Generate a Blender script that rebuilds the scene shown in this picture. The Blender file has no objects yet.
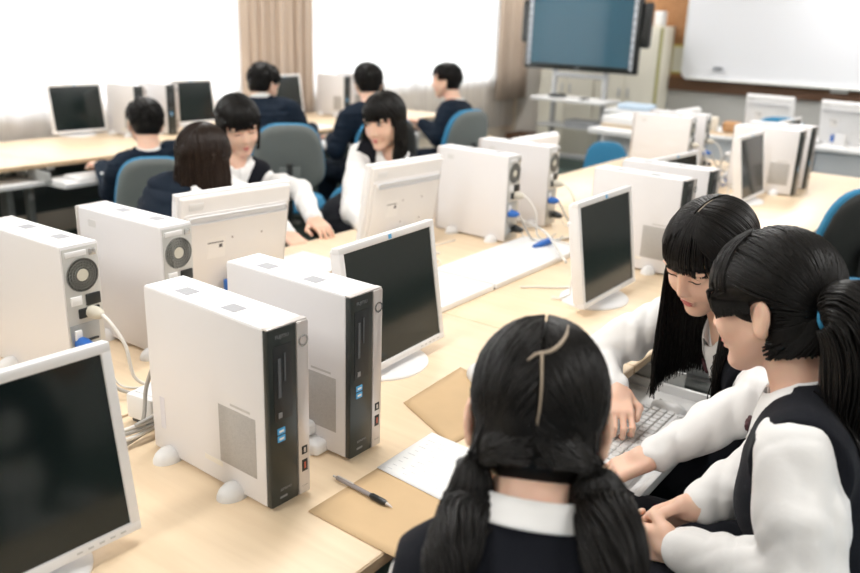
LAMP, SKY, WIN, EXPO = 26, 12.0, 0, 0.20
import bpy, bmesh, math, random
import numpy as np
from mathutils import Vector, Matrix
random.seed(7); RNG = np.random.RandomState(11)
C = bpy.context.scene.collection
PI = math.pi
def R(d): return math.radians(d)

# ------------------------------------------------------------------ camera
CAMP = np.array([0., 0., 1.516]); FPX = 830.36
FW = np.array([-.5577, .7707, -.3083])
RT = np.array([.8031, .5950, .0330]); RT /= np.linalg.norm(RT)
FW /= np.linalg.norm(FW); RT -= FW * (RT @ FW); RT /= np.linalg.norm(RT)
UP = np.cross(RT, FW)
def at(px, py, x=None, y=None, z=None, d=None):
    """world point seen at a photo position, at a known x / y / height / distance"""
    v = FW + (px - 430) / FPX * RT - (py - 286.5) / FPX * UP
    if d is not None: t = d
    elif x is not None: t = (x - CAMP[0]) / v[0]
    elif y is not None: t = (y - CAMP[1]) / v[1]
    else: t = (z - CAMP[2]) / v[2]
    return CAMP + v * t
cam = bpy.data.cameras.new('camera'); camo = bpy.data.objects.new('camera', cam); C.objects.link(camo)
camo.matrix_world = Matrix(((RT[0], UP[0], -FW[0], CAMP[0]), (RT[1], UP[1], -FW[1], CAMP[1]), (RT[2], UP[2], -FW[2], CAMP[2]), (0, 0, 0, 1)))
cam.sensor_width = 36; cam.lens = FPX / 860 * 36; cam.clip_start = .05
cam.dof.use_dof = True; cam.dof.focus_distance = 1.62; cam.dof.aperture_fstop = 3.0
bpy.context.scene.camera = camo

# ------------------------------------------------------------------ materials
MATS = {}
def mat(name, col, rough=.5, metal=0, spec=.5, noise=0, nscale=30, bump=0, bscale=200, sss=0, emit=0, coat=0, sheen=0, alpha=1, stretch=None):
    if name in MATS: return MATS[name]
    m = bpy.data.materials.new(name); m.use_nodes = True; nt = m.node_tree; b = nt.nodes['Principled BSDF']
    b.inputs['Base Color'].default_value = (*col, 1); b.inputs['Roughness'].default_value = rough
    b.inputs['Metallic'].default_value = metal; b.inputs['Specular IOR Level'].default_value = spec
    tc = nt.nodes.new('ShaderNodeTexCoord'); mp = nt.nodes.new('ShaderNodeMapping'); nt.links.new(tc.outputs['Object'], mp.inputs[0])
    if stretch: mp.inputs['Scale'].default_value = stretch
    if noise:
        n = nt.nodes.new('ShaderNodeTexNoise'); n.inputs['Scale'].default_value = nscale; n.inputs['Detail'].default_value = 4
        nt.links.new(mp.outputs[0], n.inputs[0]); mx = nt.nodes.new('ShaderNodeMix'); mx.data_type = 'RGBA'
        mx.inputs[6].default_value = (*[max(0, c * (1 - noise)) for c in col], 1); mx.inputs[7].default_value = (*[min(1, c * (1 + noise)) for c in col], 1)
        nt.links.new(n.outputs[0], mx.inputs[0]); nt.links.new(mx.outputs[2], b.inputs['Base Color'])
    if bump:
        n2 = nt.nodes.new('ShaderNodeTexNoise'); n2.inputs['Scale'].default_value = bscale; n2.inputs['Detail'].default_value = 3
        nt.links.new(mp.outputs[0], n2.inputs[0]); bp = nt.nodes.new('ShaderNodeBump'); bp.inputs['Strength'].default_value = bump; bp.inputs['Distance'].default_value = .002
        nt.links.new(n2.outputs[0], bp.inputs['Height']); nt.links.new(bp.outputs[0], b.inputs['Normal'])
    if sss:
        b.inputs['Subsurface Weight'].default_value = sss; b.inputs['Subsurface Radius'].default_value = (1, .35, .2); b.inputs['Subsurface Scale'].default_value = .008
    if emit: b.inputs['Emission Color'].default_value = (*col, 1); b.inputs['Emission Strength'].default_value = emit
    if coat: b.inputs['Coat Weight'].default_value = coat; b.inputs['Coat Roughness'].default_value = .1
    if sheen: b.inputs['Sheen Weight'].default_value = sheen
    MATS[name] = m; return m
casing = mat('white_plastic_casing', (.76, .742, .745), .45, bump=.05, bscale=900)
casetop = mat('lit_case_lid', (.82, .82, .83), .4)  # paler copy of the casing; brighter light on top put into the colour
white = mat('white_plastic', (.80, .795, .79), .4)
whitemon = mat('white_monitor_plastic', (.80, .79, .79), .35)
backmon = mat('cream_monitor_back', (.75, .72, .695), .5)
black = mat('black_plastic', (.012, .014, .014), .35)
bezelblk = mat('black_bezel', (.018, .024, .022), .3)
darkslot = mat('dark_slot', (.01, .013, .015), .5)
greyvent = mat('grey_vent_mesh', (.42, .40, .38), .6, noise=.5, nscale=900)
lidvent = mat('pale_lid_vent', (.36, .36, .38), .6, noise=.3, nscale=900)
silver = mat('silver_plastic', (.62, .58, .56), .3, metal=.35)
metal = mat('galvanised_panel', (.60, .60, .58), .35, metal=.5)
chrome = mat('brushed_steel', (.55, .56, .56), .25, metal=.9)
blueplug = mat('blue_plug', (.015, .12, .45), .4)
bluetag = mat('blue_sticker', (.08, .38, .70), .4)
greycable = mat('grey_cable', (.42, .40, .37), .5)
whitecable = mat('white_cable', (.75, .73, .69), .5)
screen = mat('dark_screen', (.006, .012, .012), .13, spec=.5)
darktrim = mat('dark_trim', (.03, .028, .026), .6)
skin = mat('skin', (.80, .52, .39), .5, sss=.25, noise=.05, nscale=25)
lipm = mat('lip_pink', (.62, .17, .16), .35)
eyew = mat('eye_white', (.75, .72, .70), .3)
iris = mat('dark_iris', (.015, .010, .008), .15)
def hairmat(name, col, sc):
    m = mat(name, col, .40, spec=.20, noise=.5, nscale=60, bump=.4, bscale=180, stretch=(1, 1, sc)); return m
hairblk = hairmat('black_hair', (.007, .0060, .0055), .15)
hairbrn = hairmat('dark_brown_hair', (.017, .0095, .0065), .12)
brown_lash = mat('lash', (.02, .012, .01), .6)
shirtm = mat('white_shirt_cotton', (.84, .83, .82), .8, bump=.25, bscale=45)
vestm = mat('black_knit_vest', (.0075, .0085, .013), .95, spec=.2, bump=.4, bscale=350, sheen=.05)
blazer = mat('navy_blazer_wool', (.010, .017, .030), .95, spec=.2, bump=.2, bscale=300)
skirtm = mat('dark_skirt_wool', (.010, .011, .015), .95, spec=.2)
tiem = mat('dark_red_tie', (.06, .015, .02), .7)
sockm = mat('dark_sock', (.01, .01, .013), .9)
shoem = mat('black_shoe', (.01, .01, .01), .35)
blueseat = mat('blue_chair_fabric', (.035, .22, .40), .85, noise=.2, nscale=200, bump=.2, bscale=500)
greyshell = mat('grey_chair_shell', (.17, .19, .185), .55)
blackshell = mat('black_chair_shell', (.022, .024, .024), .5)
paperm = mat('white_paper', (.86, .86, .85), .8, noise=.02, nscale=50)
envm = mat('kraft_envelope', (.60, .42, .235), .75, noise=.08, nscale=14)
bluehair = mat('blue_hair_tie', (.03, .25, .45), .6)
inkm = mat('faint_pencil', (.55, .55, .57), .8)

def ntmat(name):
    m = bpy.data.materials.new(name); m.use_nodes = True; MATS[name] = m; return m, m.node_tree, m.node_tree.nodes['Principled BSDF']
def wood(name, c1, c2, rough=.4, sc=(1.2, 14, 14)):
    m, nt, b = ntmat(name); tc = nt.nodes.new('ShaderNodeTexCoord'); mp = nt.nodes.new('ShaderNodeMapping'); mp.inputs['Scale'].default_value = sc
    n = nt.nodes.new('ShaderNodeTexNoise'); n.inputs['Scale'].default_value = 3; n.inputs['Detail'].default_value = 6; n.inputs['Distortion'].default_value = .6
    r = nt.nodes.new('ShaderNodeValToRGB'); r.color_ramp.elements[0].position = .3; r.color_ramp.elements[1].position = .7
    r.color_ramp.elements[0].color = (*c1, 1); r.color_ramp.elements[1].color = (*c2, 1)
    nt.links.new(tc.outputs['Object'], mp.inputs[0]); nt.links.new(mp.outputs[0], n.inputs[0]); nt.links.new(n.outputs[0], r.inputs[0]); nt.links.new(r.outputs[0], b.inputs['Base Color'])
    b.inputs['Roughness'].default_value = rough; return m
deskwood = wood('light_birch_laminate', (.77, .595, .405), (.83, .66, .46), .38)
edgewood = wood('birch_edge_band', (.40, .29, .18), (.48, .35, .22), .5)
corkw = wood('brown_cork_panel', (.32, .15, .06), (.40, .20, .085), .8, (6, 6, 6))
brownrail = wood('brown_rail', (.10, .045, .018), (.14, .065, .03), .6)

# ------------------------------------------------------------------ mesh building
class MB:
    def __init__(s): s.v = []; s.f = []
    def add(s, v, f):
        o = len(s.v); s.v += [tuple(map(float, p)) for p in v]; s.f += [tuple(o + i for i in q) for q in f]; return s
    def bm(s, bm):
        bm.verts.ensure_lookup_table(); s.add([v.co[:] for v in bm.verts], [[v.index for v in f.verts] for f in bm.faces]); bm.free(); return s
    def box(s, c, d, bev=0, seg=2, rot=None, taper=None):
        b = bmesh.new(); bmesh.ops.create_cube(b, size=1)
        for v in b.verts: v.co = Vector((v.co.x * d[0], v.co.y * d[1], v.co.z * d[2]))
        if bev: bmesh.ops.bevel(b, geom=b.edges[:], offset=bev, segments=seg, profile=.5, affect='EDGES')
        if taper:
            for v in b.verts:
                k = 1 + taper * (v.co.z / d[2]); v.co.x *= k; v.co.y *= k
        M = Matrix.Translation(Vector(c)) @ (rot.to_4x4() if rot else Matrix())
        b.transform(M); b.verts.index_update(); return s.bm(b)
    def cyl(s, a, b_, r1, r2=None, n=20, caps=True):
        r2 = r1 if r2 is None else r2; a = Vector(a); b_ = Vector(b_); q = (b_ - a).to_track_quat('Z', 'Y')
        v = []; 
        for p, r in ((a, r1), (b_, r2)):
            for i in range(n): v.append(p + q @ Vector((r * math.cos(2 * PI * i / n), r * math.sin(2 * PI * i / n), 0)))
        f = [(i, (i + 1) % n, n + (i + 1) % n, n + i) for i in range(n)]
        if caps: f += [tuple(range(n))[::-1], tuple(range(n, 2 * n))]
        return s.add(v, f)
    def tube(s, pts, rad, n=8, cap=True):
        pts = [Vector(p) for p in pts]; m = len(pts); rr = rad if hasattr(rad, '__len__') else [rad] * m
        t0 = (pts[1] - pts[0]).normalized(); nrm = t0.orthogonal().normalized(); v = []
        for i, p in enumerate(pts):
            t = (pts[min(i + 1, m - 1)] - pts[max(i - 1, 0)]).normalized(); nrm = (nrm - t * nrm.dot(t))
            nrm = nrm.normalized() if nrm.length > 1e-6 else t.orthogonal().normalized(); bi = t.cross(nrm)
            for k in range(n): a = 2 * PI * k / n; v.append(p + (nrm * math.cos(a) + bi * math.sin(a)) * rr[i])
        f = [(i * n + k, i * n + (k + 1) % n, (i + 1) * n + (k + 1) % n, (i + 1) * n + k) for i in range(m - 1) for k in range(n)]
        if cap: f += [tuple(range(n))[::-1], tuple((m - 1) * n + k for k in range(n))]
        return s.add(v, f)
    def lathe(s, prof, c=(0, 0, 0), n=32, sx=1, sy=1):
        v = []; 
        for r, z in prof:
            for i in range(n): v.append((c[0] + r * sx * math.cos(2 * PI * i / n), c[1] + r * sy * math.sin(2 * PI * i / n), c[2] + z))
        m = len(prof); f = [(j * n + i, j * n + (i + 1) % n, (j + 1) * n + (i + 1) % n, (j + 1) * n + i) for j in range(m - 1) for i in range(n)]
        f += [tuple(range(n))[::-1], tuple((m - 1) * n + i for i in range(n))]; return s.add(v, f)
    def prism(s, poly, z0, z1):   # polygon in xy extruded
        n = len(poly); v = [(p[0], p[1], z0) for p in poly] + [(p[0], p[1], z1) for p in poly]
        return s.add(v, [tuple(range(n))[::-1], tuple(range(n, 2 * n))] + [(i, (i + 1) % n, n + (i + 1) % n, n + i) for i in range(n)])
    def xf(s, M): s.v = [tuple(M @ Vector(p)) for p in s.v]; return s
    def build(s, name, m, parent=None, smooth=True, angle=40):
        me = bpy.data.meshes.new(name); me.from_pydata(s.v, [], s.f); me.update()
        b = bmesh.new(); b.from_mesh(me); bmesh.ops.recalc_face_normals(b, faces=b.faces); b.to_mesh(me); b.free()
        return link(name, me, m, parent, smooth, angle)
def link(name, me, m, parent=None, smooth=True, angle=40):
    me.materials.append(m); o = bpy.data.objects.new(name, me); C.objects.link(o)
    if smooth:
        me.polygons.foreach_set('use_smooth', [True] * len(me.polygons))
        if angle < 180: me.set_sharp_from_angle(angle=R(angle))
    if parent: o.parent = parent
    return o
def tag(o, label=None, cat=None, group=None, kind=None):
    if label: o['label'] = label
    if cat: o['category'] = cat
    if group: o['group'] = group
    if kind: o['kind'] = kind
    return o
def empty(name, loc, rz=0, label=None, cat=None, group=None):
    o = bpy.data.objects.new(name, None); o.empty_display_size = .05; C.objects.link(o); o.location = Vector(loc); o.rotation_euler = (0, 0, rz)
    return tag(o, label, cat, group)
def copy_tree(o, parent=None):
    c = o.copy(); C.objects.link(c)
    if parent: c.parent = parent
    for ch in list(o.children): copy_tree(ch, c)
    return c
def rename(o, n): o.name = n
def RY(a): return Matrix.Rotation(a, 3, 'Y')
def RX(a): return Matrix.Rotation(a, 3, 'X')
def RZ(a): return Matrix.Rotation(a, 3, 'Z')
def text_mesh(body, size, name, m, parent, M, thick=.0002):
    cu = bpy.data.curves.new(name, 'FONT'); cu.body = body; cu.size = size; cu.align_x = 'CENTER'; cu.align_y = 'CENTER'; cu.extrude = thick
    t = bpy.data.objects.new('tmp_text', cu); C.objects.link(t)
    me = bpy.data.meshes.new_from_object(t.evaluated_get(bpy.context.evaluated_depsgraph_get())); bpy.data.objects.remove(t)
    me.transform(M); me.name = name; return link(name, me, m, parent, False)
# ------------------------------------------------------------------ the setting
XW, YF, XR, YB, ZC = -5.42, 9.2, 3.2, -2.6, 2.75
def struct(name, b, m, parent=None, smooth=False):
    o = b.build(name, m, parent, smooth)
    if not parent: o['kind'] = 'structure'
    return o
wallm = mat('cream_wall_paint', (.72, .69, .64), .8, noise=.02, nscale=6)
greywall = mat('pale_grey_lower_wall', (.50, .49, .47), .8, noise=.02, nscale=6)
ceilm = mat('white_ceiling_tile', (.80, .80, .78), .9)
floorm = mat('grey_green_carpet', (.075, .10, .09), .95, spec=.1, noise=.25, nscale=120, bump=.5, bscale=400)
struct('floor', MB().box(((XW + XR) / 2, (YB + YF) / 2, -.05), (XR - XW + .4, YF - YB + .4, .1)), floorm)
struct('ceiling', MB().box(((XW + XR) / 2, (YB + YF) / 2, ZC + .05), (XR - XW + .4, YF - YB + .4, .1)), ceilm)
struct('wall_right', MB().box((XR + .1, (YB + YF) / 2, ZC / 2), (.2, YF - YB, ZC)), wallm)
struct('wall_back', MB().box(((XW + XR) / 2, YB - .1, ZC / 2), (XR - XW + .4, .2, ZC)), wallm)
struct('wall_front', MB().box(((XW + XR) / 2, YF + .1, ZC / 2), (XR - XW + .4, .2, ZC)), wallm)
# window wall: openings from sill to lintel with piers behind the drapes
ops = [(-2.2, 1.55), (1.75, 4.75), (5.45, 8.6)]; z0, z1 = .80, 2.45
wb = MB(); wb.box((XW - .1, (YB + YF) / 2, z0 / 2), (.2, YF - YB, z0)); wb.box((XW - .1, (YB + YF) / 2, (z1 + ZC) / 2), (.2, YF - YB, ZC - z1))
ed = [YB] + [e for o_ in ops for e in o_] + [YF]
for i in range(0, len(ed), 2): wb.box((XW - .1, (ed[i] + ed[i + 1]) / 2, (z0 + z1) / 2), (.2, ed[i + 1] - ed[i], z1 - z0))
struct('wall_window', wb, mat('warm_beige_wall', (.80, .70, .58), .8))
alum = mat('aluminium_window_frame', (.55, .55, .54), .4, metal=.6)
gl, nt, b_ = ntmat('window_glass'); nt.nodes.remove(b_); tr = nt.nodes.new('ShaderNodeBsdfTransparent'); gs = nt.nodes.new('ShaderNodeBsdfGlossy'); gs.inputs['Roughness'].default_value = .02
fr = nt.nodes.new('ShaderNodeFresnel'); mx = nt.nodes.new('ShaderNodeMixShader'); nt.links.new(fr.outputs[0], mx.inputs[0]); nt.links.new(tr.outputs[0], mx.inputs[1]); nt.links.new(gs.outputs[0], mx.inputs[2]); nt.links.new(mx.outputs[0], nt.nodes['Material Output'].inputs[0])
for i, (a, b2) in enumerate(ops):
    f = MB()
    for z in (z0 + .025, z1 - .025): f.box((XW - .1, (a + b2) / 2, z), (.06, b2 - a, .05))
    for y in (a + .025, (a + b2) / 2, b2 - .025): f.box((XW - .1, y, (z0 + z1) / 2), (.06, .05, z1 - z0))
    w = struct('window_%d' % (i + 1), f, alum)
    MB().box((XW - .1, (a + b2) / 2, (z0 + z1) / 2), (.006, b2 - a - .05, z1 - z0 - .05)).build('window_pane', gl, w, False)
# sheers and drapes
sh, nt, b_ = ntmat('white_sheer_voile'); nt.nodes.remove(b_)
tl = nt.nodes.new('ShaderNodeBsdfTranslucent'); tl.inputs[0].default_value = (.95, .93, .92, 1); df = nt.nodes.new('ShaderNodeBsdfDiffuse'); df.inputs[0].default_value = (.85, .83, .80, 1)
tr = nt.nodes.new('ShaderNodeBsdfTransparent'); m1 = nt.nodes.new('ShaderNodeMixShader'); m1.inputs[0].default_value = .35; m2 = nt.nodes.new('ShaderNodeMixShader'); m2.inputs[0].default_value = .28
nt.links.new(tl.outputs[0], m1.inputs[1]); nt.links.new(df.outputs[0], m1.inputs[2]); nt.links.new(m1.outputs[0], m2.inputs[1]); nt.links.new(tr.outputs[0], m2.inputs[2]); nt.links.new(m2.outputs[0], nt.nodes['Material Output'].inputs[0])
drapem = mat('beige_drape', (.50, .40, .32), .85, noise=.06, nscale=60, sheen=.1)
def drape(name, y0, y1, zb, zt, x, amp, wl, m, label, cat, group=None, seed=1):
    rs = np.random.RandomState(seed); n = int((y1 - y0) / wl * 14); b = MB(); ph = rs.rand(8) * 6.28
    v = []; rows = 7
    for j in range(rows):
        t = j / (rows - 1); z = zt + (zb - zt) * t; k = .55 + .45 * t
        for i in range(n + 1):
            y = y0 + (y1 - y0) * i / n; u = (y - y0) / wl * 2 * PI
            w = math.sin(u + 1.2 * math.sin(u * .23 + ph[0]) + .35 * math.sin(t * 3 + ph[1])) * (.75 + .25 * math.sin(u * .31 + ph[2]))
            v.append((x + amp * k * w, y + .25 * amp * math.sin(2 * u + ph[3]), z))
    f = [(j * (n + 1) + i, j * (n + 1) + i + 1, (j + 1) * (n + 1) + i + 1, (j + 1) * (n + 1) + i) for j in range(rows - 1) for i in range(n)]
    b.add(v, f); o = b.build(name, m, None, True, 180)
    md = o.modifiers.new('thickness', 'SOLIDIFY'); md.thickness = .0015 if m is sh else .004
    return tag(o, label, cat, group)
drape('sheer_curtain', -2.3, 4.75, .30, 2.58, XW + .06, .022, .17, sh, 'long white sheer curtain glowing over the left window, behind the boy alone at a screen', 'curtain', None, 1)
drape('sheer_curtain', 4.8, 9.02, .28, 2.58, XW + .06, .022, .16, sh, 'white sheer curtain over the window between the two beige drapes', 'curtain', None, 2)
drape('drape', 4.62, 5.42, .42, 2.58, XW + .15, .035, .10, drapem, 'beige pleated drape gathered between the two bright windows', 'curtain', None, 3)
drape('drape', 8.45, 9.12, .62, 2.58, XW + .17, .035, .10, drapem, 'beige pleated drape in the corner, left of the big wall screen', 'curtain', None, 4)
rl = MB(); rl.box((XW + .1, (YB + YF) / 2, 2.61), (.16, YF - YB - .1, .04)); tag(rl.build('curtain_rail', alum, None, False), 'long white curtain rail above the windows', 'rail')
# low dark plinth along the front wall
struct('baseboard_front', MB().box((XW + .35, YF - .2, .1), (.5, .38, .2), .005), brownrail)
struct('trim_1', MB().box((-.7, YF - .012, 1.75), (6.6, .024, 1.75)), corkw)               # brown backing panel of the board wall
struct('trim_2', MB().box((-.7, YF - .03, .91), (6.4, .06, .13), .004), brownrail)
struct('trim_3', MB().box((-.7, YF - .008, .425), (6.6, .016, .84)), greywall)
# whiteboard
bd = empty('whiteboard', (-1.3, YF - .06, .97), 0, 'large white board with rounded corners on the brown wall panel', 'whiteboard')
wbm = mat('glossy_whiteboard', (.84, .85, .89), .25)
whm = mat('white_board_frame', (.80, .80, .77), .4)
cr = []
for cx, cz, a0 in ((1.935, 1.23, 0), (-1.935, 1.23, 90), (-1.935, .09, 180), (1.935, .09, 270)):
    for k in range(9): cr.append((cx + .09 * math.cos(R(a0 + k * 11.25)), cz + .09 * math.sin(R(a0 + k * 11.25))))
b_ = MB().prism(cr, -.015, .015); b_.xf(Matrix.Translation((0, -.03, 0)) @ Matrix.Rotation(PI / 2, 4, 'X')); b_.build('panel', wbm, bd)
MB().box((0, -.062, .014), (3.86, .045, .024), .008).build('ledge', whm, bd)
for s in (-1, 1): MB().box((s * 2.020, -.035, .66), (.018, .045, 1.12), .008).build('frame', whm, bd)
er = tag(MB().box(tuple(at(718, 68.5, y=YF - .135) + [0, 0, .0]), (.10, .035, .03), .006).build('board_eraser', mat('grey_eraser', (.25, .27, .30), .7)), 'small grey eraser on the ledge of the white board', 'eraser')
er.location.z = 0
sl = at(839, 91.5, y=YF - .07); tag(MB().box(tuple(sl), (.16, .02, .035), .005).build('name_plate', white), 'small white plate on the brown rail under the white board', 'plate')
# ceiling lamps (fluorescent, off the top of the picture)
for i, (x, y) in enumerate([(x, y) for y in (-1, 1.4, 3.8, 6.2, 8.2) for x in (-4.2, -1.4, 1.4)]):
    l = empty('ceiling_lamp', (x, y, ZC - .06), 0, 'white fluorescent ceiling lamp above the rows of desks', 'lamp', 'ceiling lamps above the desks')
    MB().box((0, 0, .03), (.26, 1.25, .06), .01).build('housing', whm, l)
    for s in (-.06, .06): MB().cyl((s, -.58, -.025), (s, .58, -.025), .014).build('tube', mat('fluorescent_tube', (1, .97, .92), .5, emit=3), l)
    ld = bpy.data.lights.new('lamp_light', 'AREA'); ld.shape = 'RECTANGLE'; ld.size = .3; ld.size_y = 1.2; ld.energy = LAMP; ld.color = (1, .985, .965)
    lo = bpy.data.objects.new('lamp_light', ld); C.objects.link(lo); lo.location = (x, y, ZC - .12)
# daylight: white overcast sky
w = bpy.data.worlds.new('sky'); bpy.context.scene.world = w; w.use_nodes = True; bg = w.node_tree.nodes['Background']; bg.inputs[0].default_value = (.93, .97, 1, 1); bg.inputs[1].default_value = SKY
grd = struct('floor_outside', MB().box((XW - 6.3, 3, -3.05), (12, 40, .1)), mat('pale_concrete', (.55, .55, .53), .9))
if WIN:
  sd = bpy.data.lights.new('sky_light', 'AREA'); sd.shape = 'RECTANGLE'; sd.size = 11; sd.size_y = 2.2; sd.energy = WIN; sd.color = (.96, .98, 1)
  so = bpy.data.objects.new('sky_light', sd); C.objects.link(so); so.location = (XW - .7, 3.2, 1.8); so.rotation_euler = (0, R(-90), 0)
  pass
sc = bpy.context.scene; sc.view_settings.view_transform = 'Standard'; sc.view_settings.look = 'None'; sc.view_settings.gamma = 1; sc.view_settings.exposure = EXPO
sc.cycles.max_bounces = 8; sc.cycles.diffuse_bounces = 4; sc.cycles.transparent_max_bounces = 16; sc.cycles.use_denoising = True
sc.cycles.caustics_reflective = False; sc.cycles.caustics_refractive = False; sc.cycles.sample_clamp_indirect = 4
# ------------------------------------------------------------------ desks
DZ = .70
legm = mat('grey_desk_frame', (.42, .43, .42), .4, metal=.3)
panelm = mat('dark_grey_modesty_panel', (.10, .115, .11), .6)
def desk(x0, x1, y0, y1, label, group, side):
    """side = +1 when people sit on the +x edge"""
    xc, yc = (x0 + x1) / 2, (y0 + y1) / 2
    t = empty('desk', (xc, yc, 0), 0, label, 'desk', group)
    w, l = x1 - x0, y1 - y0
    MB().box((0, 0, DZ - .0125), (w - .004, l - .002, .025), .003).build('desktop', deskwood, t)
    MB().box((side * (w / 2 - .001), 0, DZ - .0125), (.004, l - .006, .021), .001).build('edge_band', edgewood, t)
    MB().box((-side * (w / 2 - .06), 0, .45), (.02, l - .16, .42)).build('modesty_panel', panelm, t)
    for s in (-1, 1):
        b = MB(); b.box((0, s * (l / 2 - .06), .665), (w - .12, .05, .04), .004)
        b.box((-side * .18, s * (l / 2 - .06), .33), (.06, .045, .64), .01); b.box((side * .10, s * (l / 2 - .06), .33), (.05, .04, .64), .01)
        b.box((0, s * (l / 2 - .06), .02), (w - .1, .06, .03), .01); b.build('leg', legm, t)
    return t
ys = [-1.33, .27, 1.87, 3.47, 5.42]
rn = ['near', 'second', 'third', 'far']
for i in range(4):
    y0, y1 = ys[i], ys[i + 1]
    desk(-1.428, -.71, y0, y1, ['birch desk along the right side of the island, below the lower left screen', 'birch desk on the right side of the island under the two near black-fronted computers', 'birch desk on the right of the island, reached over by the girl with bangs', 'birch desk at the far right end of the island, nearest the white board'][i], 'desks on the right side of the island', 1)
    if i: desk(-2.15, -1.432, y0, y1, ['birch desk along the left side of the island, below the left picture edge', 'birch desk on the left side of the island under the two near fan backs', 'birch desk on the left of the island, before the girl looking left', 'birch desk at the far left end of the island, beyond the pair of computer backs'][i], 'desks on the left side of the island', -1)
wy = [-.83, .77, 2.37, 4.25, 6.15]
for i in range(1, 4):
    desk(-5.15, -4.3, wy[i], wy[i + 1], ['birch desk under the windows, out of view to the left', 'birch desk under the windows at the left picture edge', 'birch desk under the windows where a boy sits alone at a screen', 'birch desk under the windows where two boys sit before the second bright window'][i], 'desks along the window wall', 1)
# pale fronted desks near the white board
def pale_desk(x0, x1, y0, y1, label):
    t = empty('teacher_desk', ((x0 + x1) / 2, (y0 + y1) / 2, 0), 0, label, 'desk', None); w, l = x1 - x0, y1 - y0
    pm = mat('pale_grey_panel', (.60, .62, .64), .6)
    MB().box((0, 0, .69), (w, l, .03), .005).build('desktop', white, t)
    MB().box((0, -l / 2 + .04, .36), (w - .06, .02, .62)).build('front_panel', pm, t)
    for s in (-1, 1): MB().box((s * (w / 2 - .03), 0, .34), (.03, l - .08, .66)).build('side_panel', pm, t)
pale_desk(-1.36, .1, 6.62, 7.3, 'white desk with a pale grey front panel, right of the far end of the island')
pale_desk(-2.55, -1.40, 6.62, 7.3, 'white desk with a pale front standing below the brown rail, left of the other one')

# cable cover strip between the two desk rows
t = empty('cable_cover', (-1.425, 2.15, DZ), 0, 'long flat white cable cover lying between the two rows of desks', 'cable cover')
lidm = mat('white_lid', (.84, .84, .84), .4)
for y in (-.3, .3): MB().box((0, y * 1.02, .010), (.25, .60, .020), .004).build('lid', lidm, t)
tag(MB().box((0, 0, .003), (.24, 1.2, .006), .001).build('base_strip', darktrim, t))

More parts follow.
